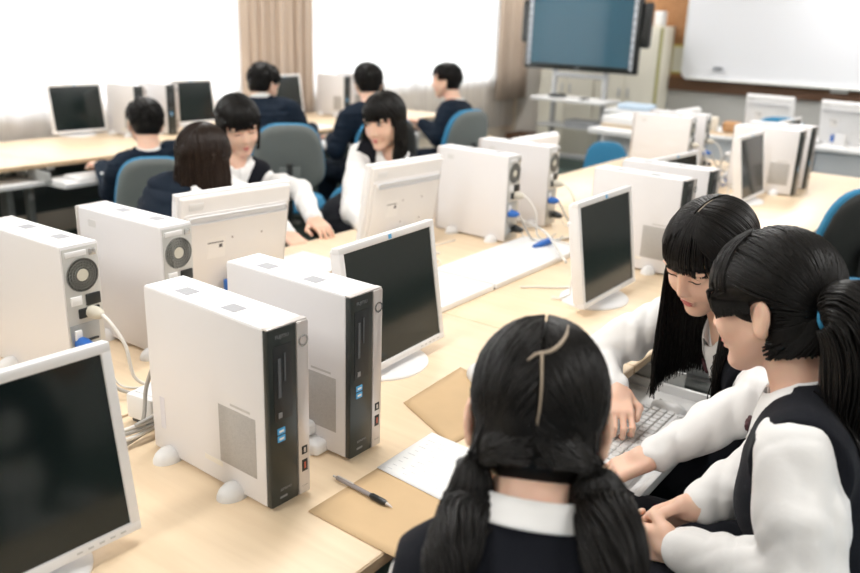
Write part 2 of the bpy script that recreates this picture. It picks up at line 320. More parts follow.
# ------------------------------------------------------------------ desktop computers
def make_pc():
    """origin at the base centre; front is +x, the vented side is -y"""
    t = empty('desktop_computer', (0, 0, 0)); D, W, H = .34, .089, .332; z0 = .006
    MB().box((-.0065, 0, z0 + (H - z0) / 2), (.327, W, H - z0), .003).build('case', casing, t)
    MB().box((-.0065, 0, H + .0006), (.325, W - .004, .0016), .0005).build('lid', casetop, t)
    for x in (-.085, .045): MB().box((x, -.010, H + .0018), (.036, .028, .0008)).build('lid_vent', lidvent, t)
    bz = MB().box((.163, -.0135, z0 + (H - z0) / 2), (.013, .062, H - z0 - .001), .003).build('front_bezel', bezelblk, t)
    MB().box((.1635, .0312, z0 + (H - z0) / 2), (.014, .0265, H - z0), .003).build('side_strip', silver, t)
    MB().box((.161, 0, H + .0008), (.014, W - .002, .003), .001).build('front_lip', silver, t)
    dr = MB().box((.1695, -.014, .235), (.002, .040, .135), .0006).build('optical_drive', darkslot, t)
    MB().box((.171, -.022, .245), (.001, .006, .07)).build('disc_tray_mark', mat('grey_mark', (.09, .10, .11), .4), dr)
    MB().box((.171, -.010, .262), (.0012, .003, .05)).build('disc_tray_mark', mat('grey_mark', (), 0), dr)
    MB().box((.171, -.022, .178), (.0012, .008, .010)).build('eject_button', mat('grey_button', (.22, .22, .22), .4), dr)
    rg = MB(); rg.lathe([(.0085, 0), (.0105, .002), (.0105, .003), (.0075, .003), (.0070, .0005)], n=24); rg.xf(Matrix.Translation((.169, .0315, .297)) @ Matrix.Rotation(PI / 2, 4, 'Y')); pb = rg.build('power_button', chrome, t)
    MB().cyl((.1695, .0315, .297), (.1715, .0315, .297), .007).build('button_cap', silver, pb)
    for i, z in enumerate((.148, .134)):
        s = MB().box((.1700, -.020, z), (.0012, .017, .0115), .001).build('sticker', bluetag, t); MB().box((.1707, -.020, z), (.0006, .010, .004)).build('sticker_mark', white, s)
    for z, hh in ((.092, .017), (.062, .024)):
        s = MB().box((.1700, .0315, z), (.0015, .014, hh), .001).build('port', black, t)
        MB().box((.1710, .0315, z), (.001, .004, hh * .5)).build('port_tongue', mat('port_red', (.45, .10, .06), .5) if z < .07 else silver, s)
    MB().box((.1700, .0315, .022), (.001, .014, .003)).build('badge', mat('grey_mark', (), 0), t)
    M = Matrix(((0, 0, 1, .1700), (1, 0, 0, -.014), (0, 1, 0, .317), (0, 0, 0, 1)))
    tx = mat('silver_lettering', (.24, .25, .26), .4)
    text_mesh('FUJITSU', .0085, 'lettering', tx, t, M)
    text_mesh('ESPRIMO', .0065, 'lettering', tx, t, Matrix(((0, 0, 1, .1700), (1, 0, 0, -.012), (0, 1, 0, .036), (0, 0, 0, 1))))
    MB().box((.1700, -.018, .022), (.0008, .016, .004)).build('badge', tx, t)
    sv = MB().box((.084, -.0445, .108), (.098, .0012, .112), .0004).build('side_vent', greyvent, t)
    for k in range(11): pass
    MB().box((.094, -.0448, .172), (.052, .0006, .004)).build('side_marking', mat('faint_grey_print', (.52, .50, .48), .6), t)
    MB().box((.015, -.0448, .045), (.05, .0006, .010)).build('embossed_marks', mat('faint_cream_print', (.80, .76, .68), .6), t)
    MB().box((-.135, -.0448, .088), (.014, .0006, .065)).build('label', mat('pale_lilac_label', (.66, .65, .70), .6), t)
    MB().box((.10, .0448, .300), (.030, .0006, .018)).build('label', mat('pale_print', (.70, .69, .68), .6), t)
    for x in (-.115, .075):
        for s in (-1, 1):
            f = MB(); f.lathe([(.030, 0), (.0295, .006), (.026, .014), (.019, .021), (.010, .0245), (.002, .0255)], n=24, sx=.8, sy=1.05); f.xf(Matrix.Translation((x, s * .052, 0))); f.build('foot', white, t)
    # back
    MB().box((-.1715, 0, .169), (.002, W - .006, .318), .0005).build('back_panel', metal, t)
    MB().box((-.1735, .012, .315), (.003, .050, .012), .001).build('label', mat('paper_label', (.75, .75, .76), .6), t)
    MB().box((-.1735, -.028, .313), (.004, .016, .014), .001).build('latch', chrome, t)
    g = MB().cyl((-.173, 0, .266), (-.1722, 0, .266), .037, n=32).build('fan', black, t)
    gr = MB()
    for r in (.037, .0305, .0245, .0185): gr.lathe([(r - .0008, 0), (r + .0008, 0), (r + .0008, .0016), (r - .0008, .0016), (r - .0008, 0)], n=32)
    gr.xf(Matrix.Translation((-.1731, 0, .266)) @ Matrix.Rotation(-PI / 2, 4, 'Y'))
    for k in range(22):
        a = k * 2 * PI / 22; c_, s_ = math.cos(a), math.sin(a); gr.tube([(-.1738, .012 * c_, .266 + .012 * s_), (-.1738, .025 * math.cos(a + .25), .266 + .025 * math.sin(a + .25)), (-.1738, .038 * c_, .266 + .038 * s_)], .0009, 4)
    gr.build('fan_grille', mat('dull_grille', (.30, .31, .30), .4, metal=.5), g)
    MB().cyl((-.1728, 0, .266), (-.1748, 0, .266), .0135, n=24).build('fan_hub', mat('cream_fan_hub', (.60, .58, .50), .5), g)
    MB().box((-.1735, .020, .211), (.004, .026, .020), .001).build('switch_plate', white, t)
    MB().box((-.1735, -.020, .208), (.006, .034, .026), .002).build('power_socket', black, t)
    MB().box((-.1735, -.008, .180), (.006, .050, .022), .002).build('power_socket', black, t)
    MB().box((-.1728, .006, .085), (.003, .070, .145), .001).build('connector_plate', mat('connector_steel', (.45, .47, .48), .3, metal=.8), t)
    MB().box((-.176, .024, .130), (.006, .016, .032), .002).build('socket', white, t)
    MB().box((-.176, -.008, .118), (.005, .030, .005), .001).build('slot', black, t)
    for z in (.04, .055): MB().box((-.176, .0, z), (.005, .014, .006), .001).build('slot', black, t)
    return t
PC0 = make_pc(); used = [False]
def pc(x, y, rz, label, group):
    o = copy_tree(PC0) if used[0] else PC0; used[0] = True
    o.location = (x, y, DZ); o.rotation_euler = (0, 0, rz); tag(o, label, 'computer', group); return o
def pcc(x, y, a, label, group):      # corner of the far-left lower edge, box turned by a; front to +x
    pc(x + math.cos(a) * .17 - math.sin(a) * .0445, y + math.sin(a) * .17 + math.cos(a) * .0445, a, label, group)
def pcb(x, y, a, label, group):      # front to -x
    pc(x + math.cos(a) * .17 - math.sin(a) * .0445, y + math.sin(a) * .17 + math.cos(a) * .0445, a + PI, label, group)
G1, G2, G3 = 'computers on the right side of the island', 'computers on the left side of the island', 'computers under the windows'
pcc(-1.267, .857, R(-2), 'white computer with a black front, nearest the camera beside the near-left screen', G1)
pcc(-1.278, 1.06, R(-.7), 'white computer with a black front, second from the camera, just left of the brown-reflecting screen', G1)
pcc(-1.250, 2.69, R(-3), 'white computer right behind the girl with bangs, beside the blue-dark screen', G1)
pcc(-1.250, 2.93, 0, 'white computer behind its twin and above the head of the girl with bangs', G1)
pcc(-1.320, 4.50, 0, 'white computer with a grey side vent beside the narrow screen at the far right', G1)
pcc(-1.320, 4.74, 0, 'white computer half hidden behind its twin, rightmost at the far end of the island', G1)
pcb(-1.940, .884, R(1.1), 'white computer with round fan at the back, cut by the left picture edge', G2)
pcb(-1.934, 1.129, R(1), 'white computer with round fan at the back, beside the near white monitor back', G2)
pcb(-1.925, 2.676, R(-2.5), 'white computer showing its cabled back, first of the middle pair behind the white cable cover', G2)
pcb(-1.933, 2.985, R(1.2), 'white computer showing its cabled back, behind its twin and before the small slanted monitor', G2)
pcb(-1.930, 4.60, 0, 'white computer with its back to the right, far pair, left of the cable tangle', G2)
pcb(-1.930, 4.85, 0, 'white computer at the far left end of the island, behind its twin', G2)
for x, y, a, l in ((-5.10, 3.28, -2, 'white computer by the window, behind the head of the boy sitting alone'), (-5.09, 3.52, -2, 'white computer by the window, black front, left of the second dark screen'),
                (-5.05, 5.24, -3, 'white computer with a side vent, right of the beige drape between the windows'), (-5.05, 5.50, 0, 'white computer behind the head of the boy in front of the right window')):
    pcc(x, y, R(a), l, G3)

# ------------------------------------------------------------------ monitors
def make_monitor(kind):
    """origin on the desk under the screen; the screen faces +x, tilted back by TL"""
    t = empty('monitor', (0, 0, 0)); w, h = (.372, .312) if kind == 0 else (.374, .322)
    m = whitemon if kind == 0 else backmon; bz = .017 if kind == 0 else .02; zc = .178 if kind == 0 else .188
    Tm = Matrix.Translation((0, 0, zc)) @ Matrix.Rotation(-R(9), 4, 'Y')
    def P(b): return b.xf(Tm)
    fr = MB()   # frame ring
    fr.box((-.010, 0, h / 2 - bz / 2), (.022, w, bz), .003); fr.box((-.010, 0, -h / 2 + bz / 2), (.022, w, bz), .003)
    for s in (-1, 1): fr.box((-.0102, s * (w / 2 - bz / 2), 0), (.0216, bz - .0006, h - 1.2 * bz), .002)
    P(fr).build('frame', whitemon, t)
    P(MB().box((-.006, 0, 0), (.006, w - 2 * bz + .002, h - 2 * bz + .002))).build('screen', screen, t)
    bk = MB(); bk.box((-.026, 0, 0), (.018, w - .012, h - .012), .007, 3); bk.box((-.037, 0, -.022), (.012, w * .92, h * .80), .010, 3)
    sh_ = P(bk).build('back_shell', m, t)
    P(MB().box((-.0440, 0, h * .285), (.003, w * .86, .020), .008, 3)).build('vent_channel', mat('grey_channel', (.66, .66, .67), .5), sh_)
    P(MB().box((-.0360, w * .36, h * .40), (.001, .045, .02), .0004)).build('label', mat('pale_print', (), 0), sh_)
    lb = MB(); lb.box((-.0438, w * .20, .018), (.0008, .050, .0025)); lb.box((-.0438, w * .155, .006), (.0008, .010, .010)); P(lb).build('printed_marks', mat('dark_print', (.08, .07, .07), .6), sh_)
    lb = MB(); lb.box((-.0433, w * .19, .002), (.0006, .058, .062)); P(lb).build('rating_label', mat('pale_label', (.80, .77, .74), .5), sh_)
    for sy in (-1, 1):
        for sz in (-1, 1): P(MB().cyl((-.043, sy * .05 - .03, sz * .04 - .015), (-.0436, sy * .05 - .03, sz * .04 - .015), .003, n=10)).build('screw_hole', mat('hole_brown', (.25, .20, .18), .7), sh_)
    P(MB().box((.0012, 0.0, h / 2 - bz / 2), (.001, .012, .011), .001)).build('sticker', bluetag, t)
    if kind == 0:
        bt = MB()
        for k in range(5): bt.box((.0015, w * .22 + k * .018, -h / 2 + bz / 2), (.001, .009, .003), .0004)
        P(bt).build('button_row', mat('grey_print', (.55, .54, .53), .5), t)
    MB().box((-.056, 0, .052), (.020, .080, .092), .008, 3).build('stand_neck', m, t)
    bs = MB(); bs.lathe([(.112, 0), (.112, .004), (.106, .009), (.08, .012), (.01, .013)], n=40, sx=.92, sy=1.05); bs.xf(Matrix.Translation((-.03, 0, 0))); bs.build('stand_base', whitemon, t)
    MB().box((-.063, .05, .065), (.02, .022, .05), .003).build('video_plug', blueplug, t)
    MB().tube([(-.065, -.05, .10), (-.085, -.055, .06), (-.08, -.07, .02), (-.10, -.09, .008), (-.125, -.10, .006)], .0035).build('monitor_lead', whitecable, t)
    return t
MON = [make_monitor(0), make_monitor(1)]; mused = [False, False]
def monitor(kind, x, y, yaw, label, group, tz=0):
    o = copy_tree(MON[kind]) if mused[kind] else MON[kind]; mused[kind] = True
    o.location = (x, y, DZ); o.rotation_euler = (0, 0, R(yaw)); return tag(o, label, 'monitor', group)
H1, H2, H3 = 'monitors on the right side of the island', 'monitors on the left side of the island', 'monitors under the windows'
monitor(0, -1.064, .477, -3, 'white framed monitor with a black screen, cut by the lower left picture edge', H1)
monitor(0, -1.166, 1.475, 2.6, 'white framed monitor with brown desk mirrored in its screen, right of the second computer', H1)
monitor(0, -.994, 2.288, 0, 'white framed monitor with a dark blue-green screen, left of the girl with bangs', H1)
monitor(0, -1.13, 3.235, -6, 'small white monitor mostly hidden behind the two computers above the girl with bangs', H1)
monitor(0, -1.115, 4.19, -1, 'narrow looking white monitor mirroring something blue, far right of the island', H1)
monitor(0, -1.16, 5.12, -2, 'farthest white monitor of the island, only its top seen past the last computers', H1)
monitor(1, -1.835, 1.538, 173, 'monitor seen from behind, in front of the girl with short bob hair', H2)
monitor(1, -1.80, 2.27, 176, 'monitor seen from behind, in front of the girl with loose black hair looking left', H2)
monitor(0, -1.869, 3.304, 178, 'monitor seen from behind, slanted white top just past the middle pair of computers', H2)
monitor(0, -1.85, 5.17, 178, 'monitor seen from behind at the far left end of the island', H2)
monitor(0, -5.10, 3.07, -4, 'black screened monitor alone against the bright window, left of the boy sitting alone', H3)
monitor(0, -5.02, 3.93, -4, 'dark screened monitor against the window, above the long brown-haired girl', H3)
monitor(0, -5.08, 4.92, 2, 'dark screened monitor in front of the beige drape, beside the boy resting on the desk', H3)
monitor(0, -4.98, 5.90, 4, 'dark monitor peeking out right of the head of the boy seen straight from behind', H3)
monitor(0, -1.76, 6.86, 83, 'white monitor seen from behind, below the white board, left one of two', 'monitors below the white board')
monitor(0, -1.20, 6.80, 76, 'white monitor seen from behind, below the white board at the right picture edge', 'monitors below the white board')

# ------------------------------------------------------------------ leads and plugs behind the computers
def lead(name, pts, r, m, label, cat, group=None, plug=None, plug0=None):
    """smoothed hose through pts, lying or hanging"""
    P_ = [Vector(p) for p in pts]; out = []
    P_ = [P_[0] * 2 - P_[1]] + P_ + [P_[-1] * 2 - P_[-2]]
    for i in range(1, len(P_) - 2):
        for k in range(8):
            t = k / 8; a, b, c, d = P_[i - 1:i + 3]
            out.append(.5 * ((2 * b) + (-a + c) * t + (2 * a - 5 * b + 4 * c - d) * t * t + (-a + 3 * b - 3 * c + d) * t ** 3))
    out.append(P_[-2]); o = MB().tube(out, r, 8).build(name, m, None, True, 180); tag(o, label, cat, group)
    if plug0:
        dr = (out[0] - out[2]).normalized(); MB().tube([out[0] + dr * .002, out[0] - dr * .012, out[0] - dr * .030, out[0] - dr * .042], [.015, .015, .012, .005], 10).build('plug', plug0, o)
    return o
GC = 'leads hanging from the computer backs'
def back_leads(x, y, lab, seed):
    rs = np.random.RandomState(seed); z = DZ
    lead('power_lead', [(x, y + .012, z + .18), (x + .05, y + .012, z + .178), (x + .085, y + .03, z + .12), (x + .09, y + .05, z + .03), (x + .12, y + .12, z + .006), (x + .16, y + .25, z + .006)], .0040, whitecable, 'pale power lead curving from the back of ' + lab, 'cable', GC, None, mat('cream_plug', (.60, .56, .47), .5))
    lead('video_lead', [(x, y - .02, z + .115), (x + .04, y - .02, z + .113), (x + .075, y - .015, z + .06), (x + .10, y + .01, z + .02), (x + .15, y + .08, z + .006), (x + .12, y + .2, z + .006)], .0042, greycable, 'blue-plugged grey lead at the back of ' + lab, 'cable', GC, None, blueplug)
    lead('keyboard_lead', [(x, y + .02, z + .05), (x + .03, y + .02, z + .045), (x + .05, y + .04, z + .006), (x + .09, y + .09, z + .005), (x + .08, y + .22, z + .005)], .0022, whitecable, 'thin white lead low at the back of ' + lab, 'cable', GC, None, black)
back_leads(-1.594, .935, 'the computer at the left picture edge', 1)
back_leads(-1.588, 1.180, 'the computer beside the near monitor back', 2)
back_leads(-1.580, 2.705, 'the first computer of the middle pair', 3)
back_leads(-1.586, 3.035, 'the second computer of the middle pair', 4)
back_leads(-1.586, 4.645, 'the far computer left of the tangle', 5)
back_leads(-1.586, 4.895, 'the farthest computer on the left side', 6)
def frontrow_leads(x, y, lab):
    z = DZ
    lead('power_lead', [(x, y, z + .17), (x - .03, y, z + .168), (x - .06, y - .01, z + .10), (x - .055, y - .03, z + .03), (x - .09, y - .06, z + .006), (x - .10, y - .2, z + .006)], .004, greycable, 'grey power lead behind ' + lab, 'cable', 'leads behind the right row computers', None, white)
    lead('network_lead', [(x, y + .02, z + .06), (x - .03, y + .02, z + .055), (x - .05, y + .0, z + .02), (x - .10, y + .06, z + .006), (x - .13, y + .2, z + .006)], .0032, whitecable, 'white network lead behind ' + lab, 'cable', 'leads behind the right row computers', None, white)
frontrow_leads(-1.270, .90, 'the nearest computer'); frontrow_leads(-1.281, 1.105, 'the second computer from the camera')
frontrow_leads(-1.252, 2.735, 'the computer beside the blue-dark screen'); frontrow_leads(-1.252, 2.975, 'the computer above the girl with bangs'); frontrow_leads(-1.322, 4.545, 'the far right computer'); frontrow_leads(-1.322, 4.785, 'the farthest right computer')
# loose plug of the middle group, the tangle, the adapter by the nearest computer
p = at(551, 240, z=DZ + .035); q_ = at(534, 247, z=DZ + .022)
t = tag(MB().tube([tuple(q_), tuple(q_ + (p - q_) * .3), tuple(p)], [.009, .013, .013], 10).build('video_plug', blueplug, None), 'loose blue plug lying on the cables beside the middle computers', 'plug')
lead('loose_lead', [tuple(p), tuple(at(575, 246, z=DZ + .026)), tuple(at(600, 262, z=DZ + .006)), tuple(at(585, 285, z=DZ + .004)), tuple(at(520, 287, z=DZ + .004))], .003, whitecable, 'thin white lead running over the desk past the end of the cable cover', 'cable')
lead('loose_lead', [tuple(at(405, 262, z=DZ + .005)), tuple(at(425, 268, z=DZ + .005)), tuple(at(440, 262, z=DZ + .005)), tuple(at(425, 250, z=DZ + .005)), tuple(at(455, 240, z=DZ + .005))], .0022, whitecable, 'thin white looping lead on the desk left of the cable cover', 'cable')
lead('extension_lead', [tuple(at(566, 262, z=DZ + .03)), tuple(at(545, 232, z=DZ + .05)), tuple(at(525, 222, z=DZ + .06)), tuple(at(512, 214, z=DZ + .1))], .005, whitecable, 'thick white lead rising to the back of the middle computers', 'cable')
a0 = at(128, 402, z=DZ + .02)
t = empty('power_adapter', tuple([-1.37, .95, DZ]), R(8), 'white adapter box standing among cables behind the nearest computer', 'adapter')
MB().box((0, 0, .040), (.075, .12, .055), .006).build('housing', white, t)
MB().box((.0, -.02, .0685), (.05, .05, .001)).build('label', mat('paper_label', (), 0), t)
MB().box((-.005, .03, .082), (.03, .035, .028), .005).build('plug', blueplug, t)
MB().box((0, 0, .006), (.07, .10, .012), .003).build('rubber_foot', black, t)
for k in range(5):
    rs = np.random.RandomState(20 + k); yb = .72 + .03 * k
    lead('bundled_lead', [(-1.33 + rs.rand() * .03, yb, DZ + .012 + .008 * k), (-1.30, yb + .08, DZ + .012 + .01 * k), (-1.315 + .006 * k, yb + .16, DZ + .014 + .012 * k), (-1.30 + rs.rand() * .02, .98, DZ + .04 + .02 * k), (-1.325, 1.06, DZ + .03 + .03 * k), (-1.33, 1.12 + .01 * k, DZ + .006)], .0042, (greycable, whitecable)[k % 2],
         ['grey', 'white', 'grey', 'white', 'grey'][k] + ' lead, one of the bundle at the foot of the nearest computer', 'cable', 'bundle of leads behind the nearest computer')
for k in range(12):
    rs = np.random.RandomState(50 + k); x, y = -1.55 + rs.rand() * .22, 4.35 + rs.rand() * .8
    lead('tangled_lead', [(x, y, DZ + .01 + rs.rand() * .03)] + [(x + rs.randn() * .06, y + rs.randn() * .12, DZ + .008 + rs.rand() * .06) for _ in range(5)], .0035, (whitecable, greycable, whitecable, blueplug)[k % 4],
         ['white', 'grey', 'white', 'blue'][k % 4] + ' lead in the far tangle between the last computers', 'cable', 'tangle of leads at the far end')
c1 = at(318, 452, z=DZ + .012)
for k in range(2):
    t = tag(MB().box((0, 0, .014), (.040, .05, .028), .008, 3).build('cable_clip', white, None), ('lower' if k else 'upper') + ' white plastic clip between the two near computers', 'clip', None)
    t.location = (c1[0] - .02 - .03 * k, c1[1] + .02, DZ + .03 * k)

# ------------------------------------------------------------------ papers, envelopes, pen
def sheet(name, pts, z, m, label, cat, th=.0006, curl=0):
    P_ = [Vector((p[0], p[1], z)) for p in pts]; n = 10; b = MB(); v = []
    for i in range(n + 1):
        for j in range(n + 1):
            u, w_ = i / n, j / n; p = P_[0] * (1 - u) * (1 - w_) + P_[1] * u * (1 - w_) + P_[2] * u * w_ + P_[3] * (1 - u) * w_
            p.z += curl * (max(0, u - .7) ** 2 + max(0, .25 - w_) ** 2) * 3; v.append(p)
    b.add(v, [(i * (n + 1) + j, (i + 1) * (n + 1) + j, (i + 1) * (n + 1) + j + 1, i * (n + 1) + j + 1) for i in range(n) for j in range(n)])
    o = b.build(name, m); md = o.modifiers.new('thickness', 'SOLIDIFY'); md.thickness = th; md.offset = 1; return tag(o, label, cat)
sheet('envelope', [(-.884, 1.072), (-.884, .887), (-.665, .880), (-.672, 1.10)], DZ + .001, envm, 'brown kraft envelope under the pen, hanging over the desk edge', 'envelope', .0012)
sheet('envelope', [(-1.035, 1.57), (-1.02, 1.325), (-.83, 1.235), (-.80, 1.50)], DZ + .001, envm, 'brown kraft envelope lying beyond the white note sheet, next to the brown-mirroring monitor foot', 'envelope', .0012)
ns = sheet('note_sheet', [(-.888, 1.252), (-.885, 1.072), (-.685, 1.055), (-.69, 1.240)], DZ + .0028, paperm, 'white handwritten note sheet on the brown envelope beside the pigtailed girl', 'paper')
nm = MB()
for r_ in range(9):
    y = 1.085 + r_ * .017; x = -.865; rs = np.random.RandomState(r_)
    while x < -.71: l = .004 + rs.rand() * .014; nm.box((x, y + rs.randn() * .001, DZ + .0036), (l, .0011, .0002)); x += l + .008 + rs.rand() * .03
nm.build('pencil_writing', inkm, ns, False)['kind'] = 'stuff'
sheet('paper_sheet', [(-2.06, 1.86), (-1.80, 1.86), (-1.80, 2.06), (-2.06, 2.06)], DZ + .001, paperm, 'white paper sheet with a lifted corner behind the near white monitor', 'paper', .0006, .03)
sheet('paper_sheet', [(-4.60, 4.32), (-4.33, 4.32), (-4.33, 4.72), (-4.60, 4.70)], DZ + .001, paperm, 'white papers on the window desk beside the arm of the leaning boy', 'paper', .004)
sheet('paper_sheet', [(-4.62, 5.35), (-4.33, 5.33), (-4.33, 5.62), (-4.62, 5.64)], DZ + .001, paperm, 'white paper on the window desk under the hand of the boy in profile', 'paper', .004)
a, b_ = np.array([-.915, .992]), np.array([-.776, .983]); t = empty('ballpoint_pen', ((a[0] + b_[0]) / 2, (a[1] + b_[1]) / 2, DZ + .0075), math.atan2(b_[1] - a[1], b_[0] - a[0]), 'slim black ballpoint pen lying on the brown envelope', 'pen')
MB().tube([(-.07, 0, 0), (-.066, 0, 0), (.02, 0, 0)], [.002, .0042, .0042], 12).build('barrel', mat('smoky_barrel', (.30, .27, .27), .25), t)
MB().tube([(.018, 0, 0), (.022, 0, 0), (.05, 0, 0), (.056, 0, 0)], [.0042, .0058, .0058, .004], 12).build('grip', black, t)
MB().tube([(.056, 0, 0), (.070, 0, -.002)], [.0035, .0008], 10).build('tip', silver, t)
MB().box((-.045, 0, .0052), (.04, .003, .0012), .0004).build('clip', silver, t)
MB().tube([(-.070, 0, 0), (-.077, 0, 0)], .0022, 10).build('push_button', silver, t)
# ------------------------------------------------------------------ keyboards and mice on pull-out trays
def make_mouse():
    t = empty('computer_mouse', (0, 0, 0)); v = MB(); n = 18
    v.lathe([(.030, 0), (.031, .006), (.029, .013), (.024, .019), (.016, .0235), (.008, .0255), (.001, .026)], n=24, sx=1.0, sy=1.75); v.build('shell', white, t)
    MB().box((0, .028, .0215), (.005, .012, .005), .002).build('scroll_wheel', greycable, t); return t
mouse0 = make_mouse(); musd = [0]
def mouse(x, y, z, rz, label, group=None):
    o = copy_tree(mouse0) if musd[0] else mouse0; musd[0] = 1; o.location = (x, y, z); o.rotation_euler = (0, 0, rz); return tag(o, label, 'mouse', group)
def make_keyboard():
    t = empty('keyboard', (0, 0, 0)); MB().box((0, 0, .010), (.155, .43, .020), .006).build('base', white, t)
    kb = MB()
    for r_ in range(6):
        for k in range(19):
            if r_ == 5 and 4 < k < 9: continue
            kb.box((-.060 + r_ * .0195 + (.006 if r_ else 0), -.200 + k * .0205 + (.01 if k > 14 else 0), .0215), (.0165, .0175, .006), .0018, 1)
    ks = kb.build('key_block', mat('pale_keys', (.70, .69, .68), .5), t); return t
kb0 = make_keyboard(); kusd = [0]
def keyboard(x, y, z, rz, label, group):
    o = copy_tree(kb0) if kusd[0] else kb0; kusd[0] = 1; o.location = (x, y, z); o.rotation_euler = (0, 0, rz); return tag(o, label, 'keyboard', group)
def tray(x, y, side, label, group, l=.60, w=.30):
    t = empty('keyboard_tray', (x, y, .600), 0, label, 'tray', group)
    MB().box((0, 0, .006), (w, l, .012), .003).build('tray_board', white, t)
    for s in (-1, 1): MB().box((0, s * (l / 2), .018), (w, .012, .036), .003).build('side_rail', white, t)
    MB().box((side * w / 2, 0, .012), (.014, l, .026), .004).build('front_lip', white, t)
    for s in (-1, 1): MB().box((-side * .08, s * (l / 2 + .012), .045), (.25, .010, .055), .002).build('hanger', legm, t)
GT = 'pull-out keyboard trays'
tray(-.655, 1.66, 1, 'white pull-out tray with keyboard and mouse under the hands of the girl with bangs', GT)
keyboard(-.615, 1.60, .613, PI, 'white keyboard on the tray between the hands of the girl with bangs', 'keyboards')
mouse(-.60, 1.85, .613, R(70), 'white mouse behind the keyboard on the tray of the girl with bangs')
tray(-.62, 2.42, 1, 'white pull-out tray just behind the long hair of the girl with bangs', GT)
keyboard(-.60, 2.40, .613, PI, 'white keyboard glimpsed behind the hair of the girl with bangs', 'keyboards')
tray(-4.20, 2.62, 1, 'white pull-out tray under the hand of the boy sitting alone', GT)
keyboard(-4.19, 2.66, .613, PI, 'white keyboard under the hand of the boy sitting alone', 'keyboards')
tray(-4.36, 2.02, 1, 'white pull-out tray under the desk at the left picture edge', GT)
tray(-4.24, 4.32, 1, 'white pull-out tray right of the blue chair of the leaning boy', GT)
keyboard(-4.23, 4.34, .613, PI, 'white keyboard on the tray beside the leaning boy', 'keyboards')
tray(-4.2, 5.05, 1, 'white pull-out tray in front of the boy seen straight from behind', GT)
mm = at(466, 380, z=DZ); mouse(mm[0] + .015, mm[1] + .035, DZ, R(40), 'white mouse left of the head of the pigtailed girl')
# ------------------------------------------------------------------ office chairs
def make_chair(shell):
    """origin on the floor, person faces +x"""
    t = empty('office_chair', (0, 0, 0)); sm_ = greyshell if shell == 0 else blackshell
    def pad(w, h, d, c, rot, m, name, par):
        b = MB(); n = 28; prof = []
        rows = [(0, .80), (.18, .97), (.5, 1.0), (.82, .97), (1, .80)]
        v = []
        for k, (u, s) in enumerate(rows):
            for i in range(n):
                a = 2 * PI * i / n; ca, sa = math.cos(a), math.sin(a); e = .62
                yy = w / 2 * s * math.copysign(abs(ca) ** e, ca); zz = h / 2 * s * math.copysign(abs(sa) ** e, sa)
                zz2 = zz; yy *= 1 - .16 * (zz / (h / 2)); xx = (u - .5) * d + .35 * yy * yy / w * 1.0
                v.append((xx, yy, zz2))
        f = [(k * n + i, k * n + (i + 1) % n, (k + 1) * n + (i + 1) % n, (k + 1) * n + i) for k in range(4) for i in range(n)] + [tuple(range(n))[::-1], tuple(4 * n + i for i in range(n))]
        b.add(v, f); b.xf(Matrix.Translation(c) @ rot.to_4x4()); return b.build(name, m, par, True, 50)
    bk = pad(.42, .40, .045, Vector((-.205, 0, .73)), RY(R(-8)), blueseat, 'backrest', t)
    pad(.405, .385, .03, Vector((-.238, 0, .73)), RY(R(-8)), sm_, 'back_shell', bk)
    MB().box((-.262, 0, .62), (.014, .12, .13), .006).build('height_bracket', sm_, bk)
    st = MB(); st.lathe([(.20, -.035), (.225, -.02), (.228, .0), (.21, .03), (.12, .045), (.01, .047)], n=36, sx=1.0, sy=1.05); st.xf(Matrix.Translation((.0, 0, .43))); se = st.build('seat', blueseat, t)
    MB().lathe([(.10, -.005), (.19, .0), (.215, .02), (.20, .03)], (0, 0, .375), n=32, sy=1.05).build('seat_pan', sm_, se)
    MB().tube([(-.10, 0, .385), (-.24, 0, .38), (-.285, 0, .45), (-.275, 0, .60), (-.262, 0, .70)], .017, 10).build('back_bar', blackshell, t)
    MB().cyl((0, 0, .10), (0, 0, .24), .028).build('column_sleeve', blackshell, t); MB().cyl((0, 0, .22), (0, 0, .39), .016).build('column', chrome, t)
    for k in range(5):
        a = 2 * PI * k / 5 + .3; lg = MB().tube([(.02 * math.cos(a), .02 * math.sin(a), .10), (.16 * math.cos(a), .16 * math.sin(a), .09), (.29 * math.cos(a), .29 * math.sin(a), .065)], [.026, .02, .015], 8).build('leg', blackshell, t)
        c = Vector((.29 * math.cos(a), .29 * math.sin(a), .027)); d = Vector((-math.sin(a), math.cos(a), 0)) * .018
        MB().cyl(c - d, c + d, .027, n=16).build('caster', black, lg)
    return t
CH = [make_chair(0), make_chair(1)]; cus = [0, 0]
def chair(k, x, y, face, label, group='office chairs', dz=0):
    o = copy_tree(CH[k]) if cus[k] else CH[k]; cus[k] = 1; o.location = (x, y, 0); o.rotation_euler = (0, 0, R(face)); return tag(o, label, 'chair', group)
chb = chair(0, -3.70, 2.62, 146, 'grey-backed office chair with a blue rim, carrying the boy who sits alone')
chair(0, -3.60, 3.46, 142, 'grey-backed office chair with blue seat behind the boy leaning on the desk')
chair(1, -3.46, 4.13, 150, 'dark office chair under the boy seen straight from behind')
chair(0, -3.42, 4.86, 172, 'grey-backed office chair with blue cushion, carrying the boy in profile by the right window')
cR = at(866, 228, z=.75); chair(1, cR[0] - .15, cR[1] + .13, 140, 'empty dark office chair with blue rim at the right picture edge')
chair(1, -.12, 1.36, 186, 'blue office chair under the girl with the side ponytail, lower right corner')
chair(1, -.24, 2.02, 205, 'office chair under the girl with bangs')
chair(1, -.335, .60, 122, 'office chair under the pigtailed girl seen from behind')
chl = chair(0, -2.47, 1.62, 95, 'office chair under the girl with long brown hair')
chl2 = chair(0, -2.86, 2.32, -40, 'office chair under the girl with short bob hair')
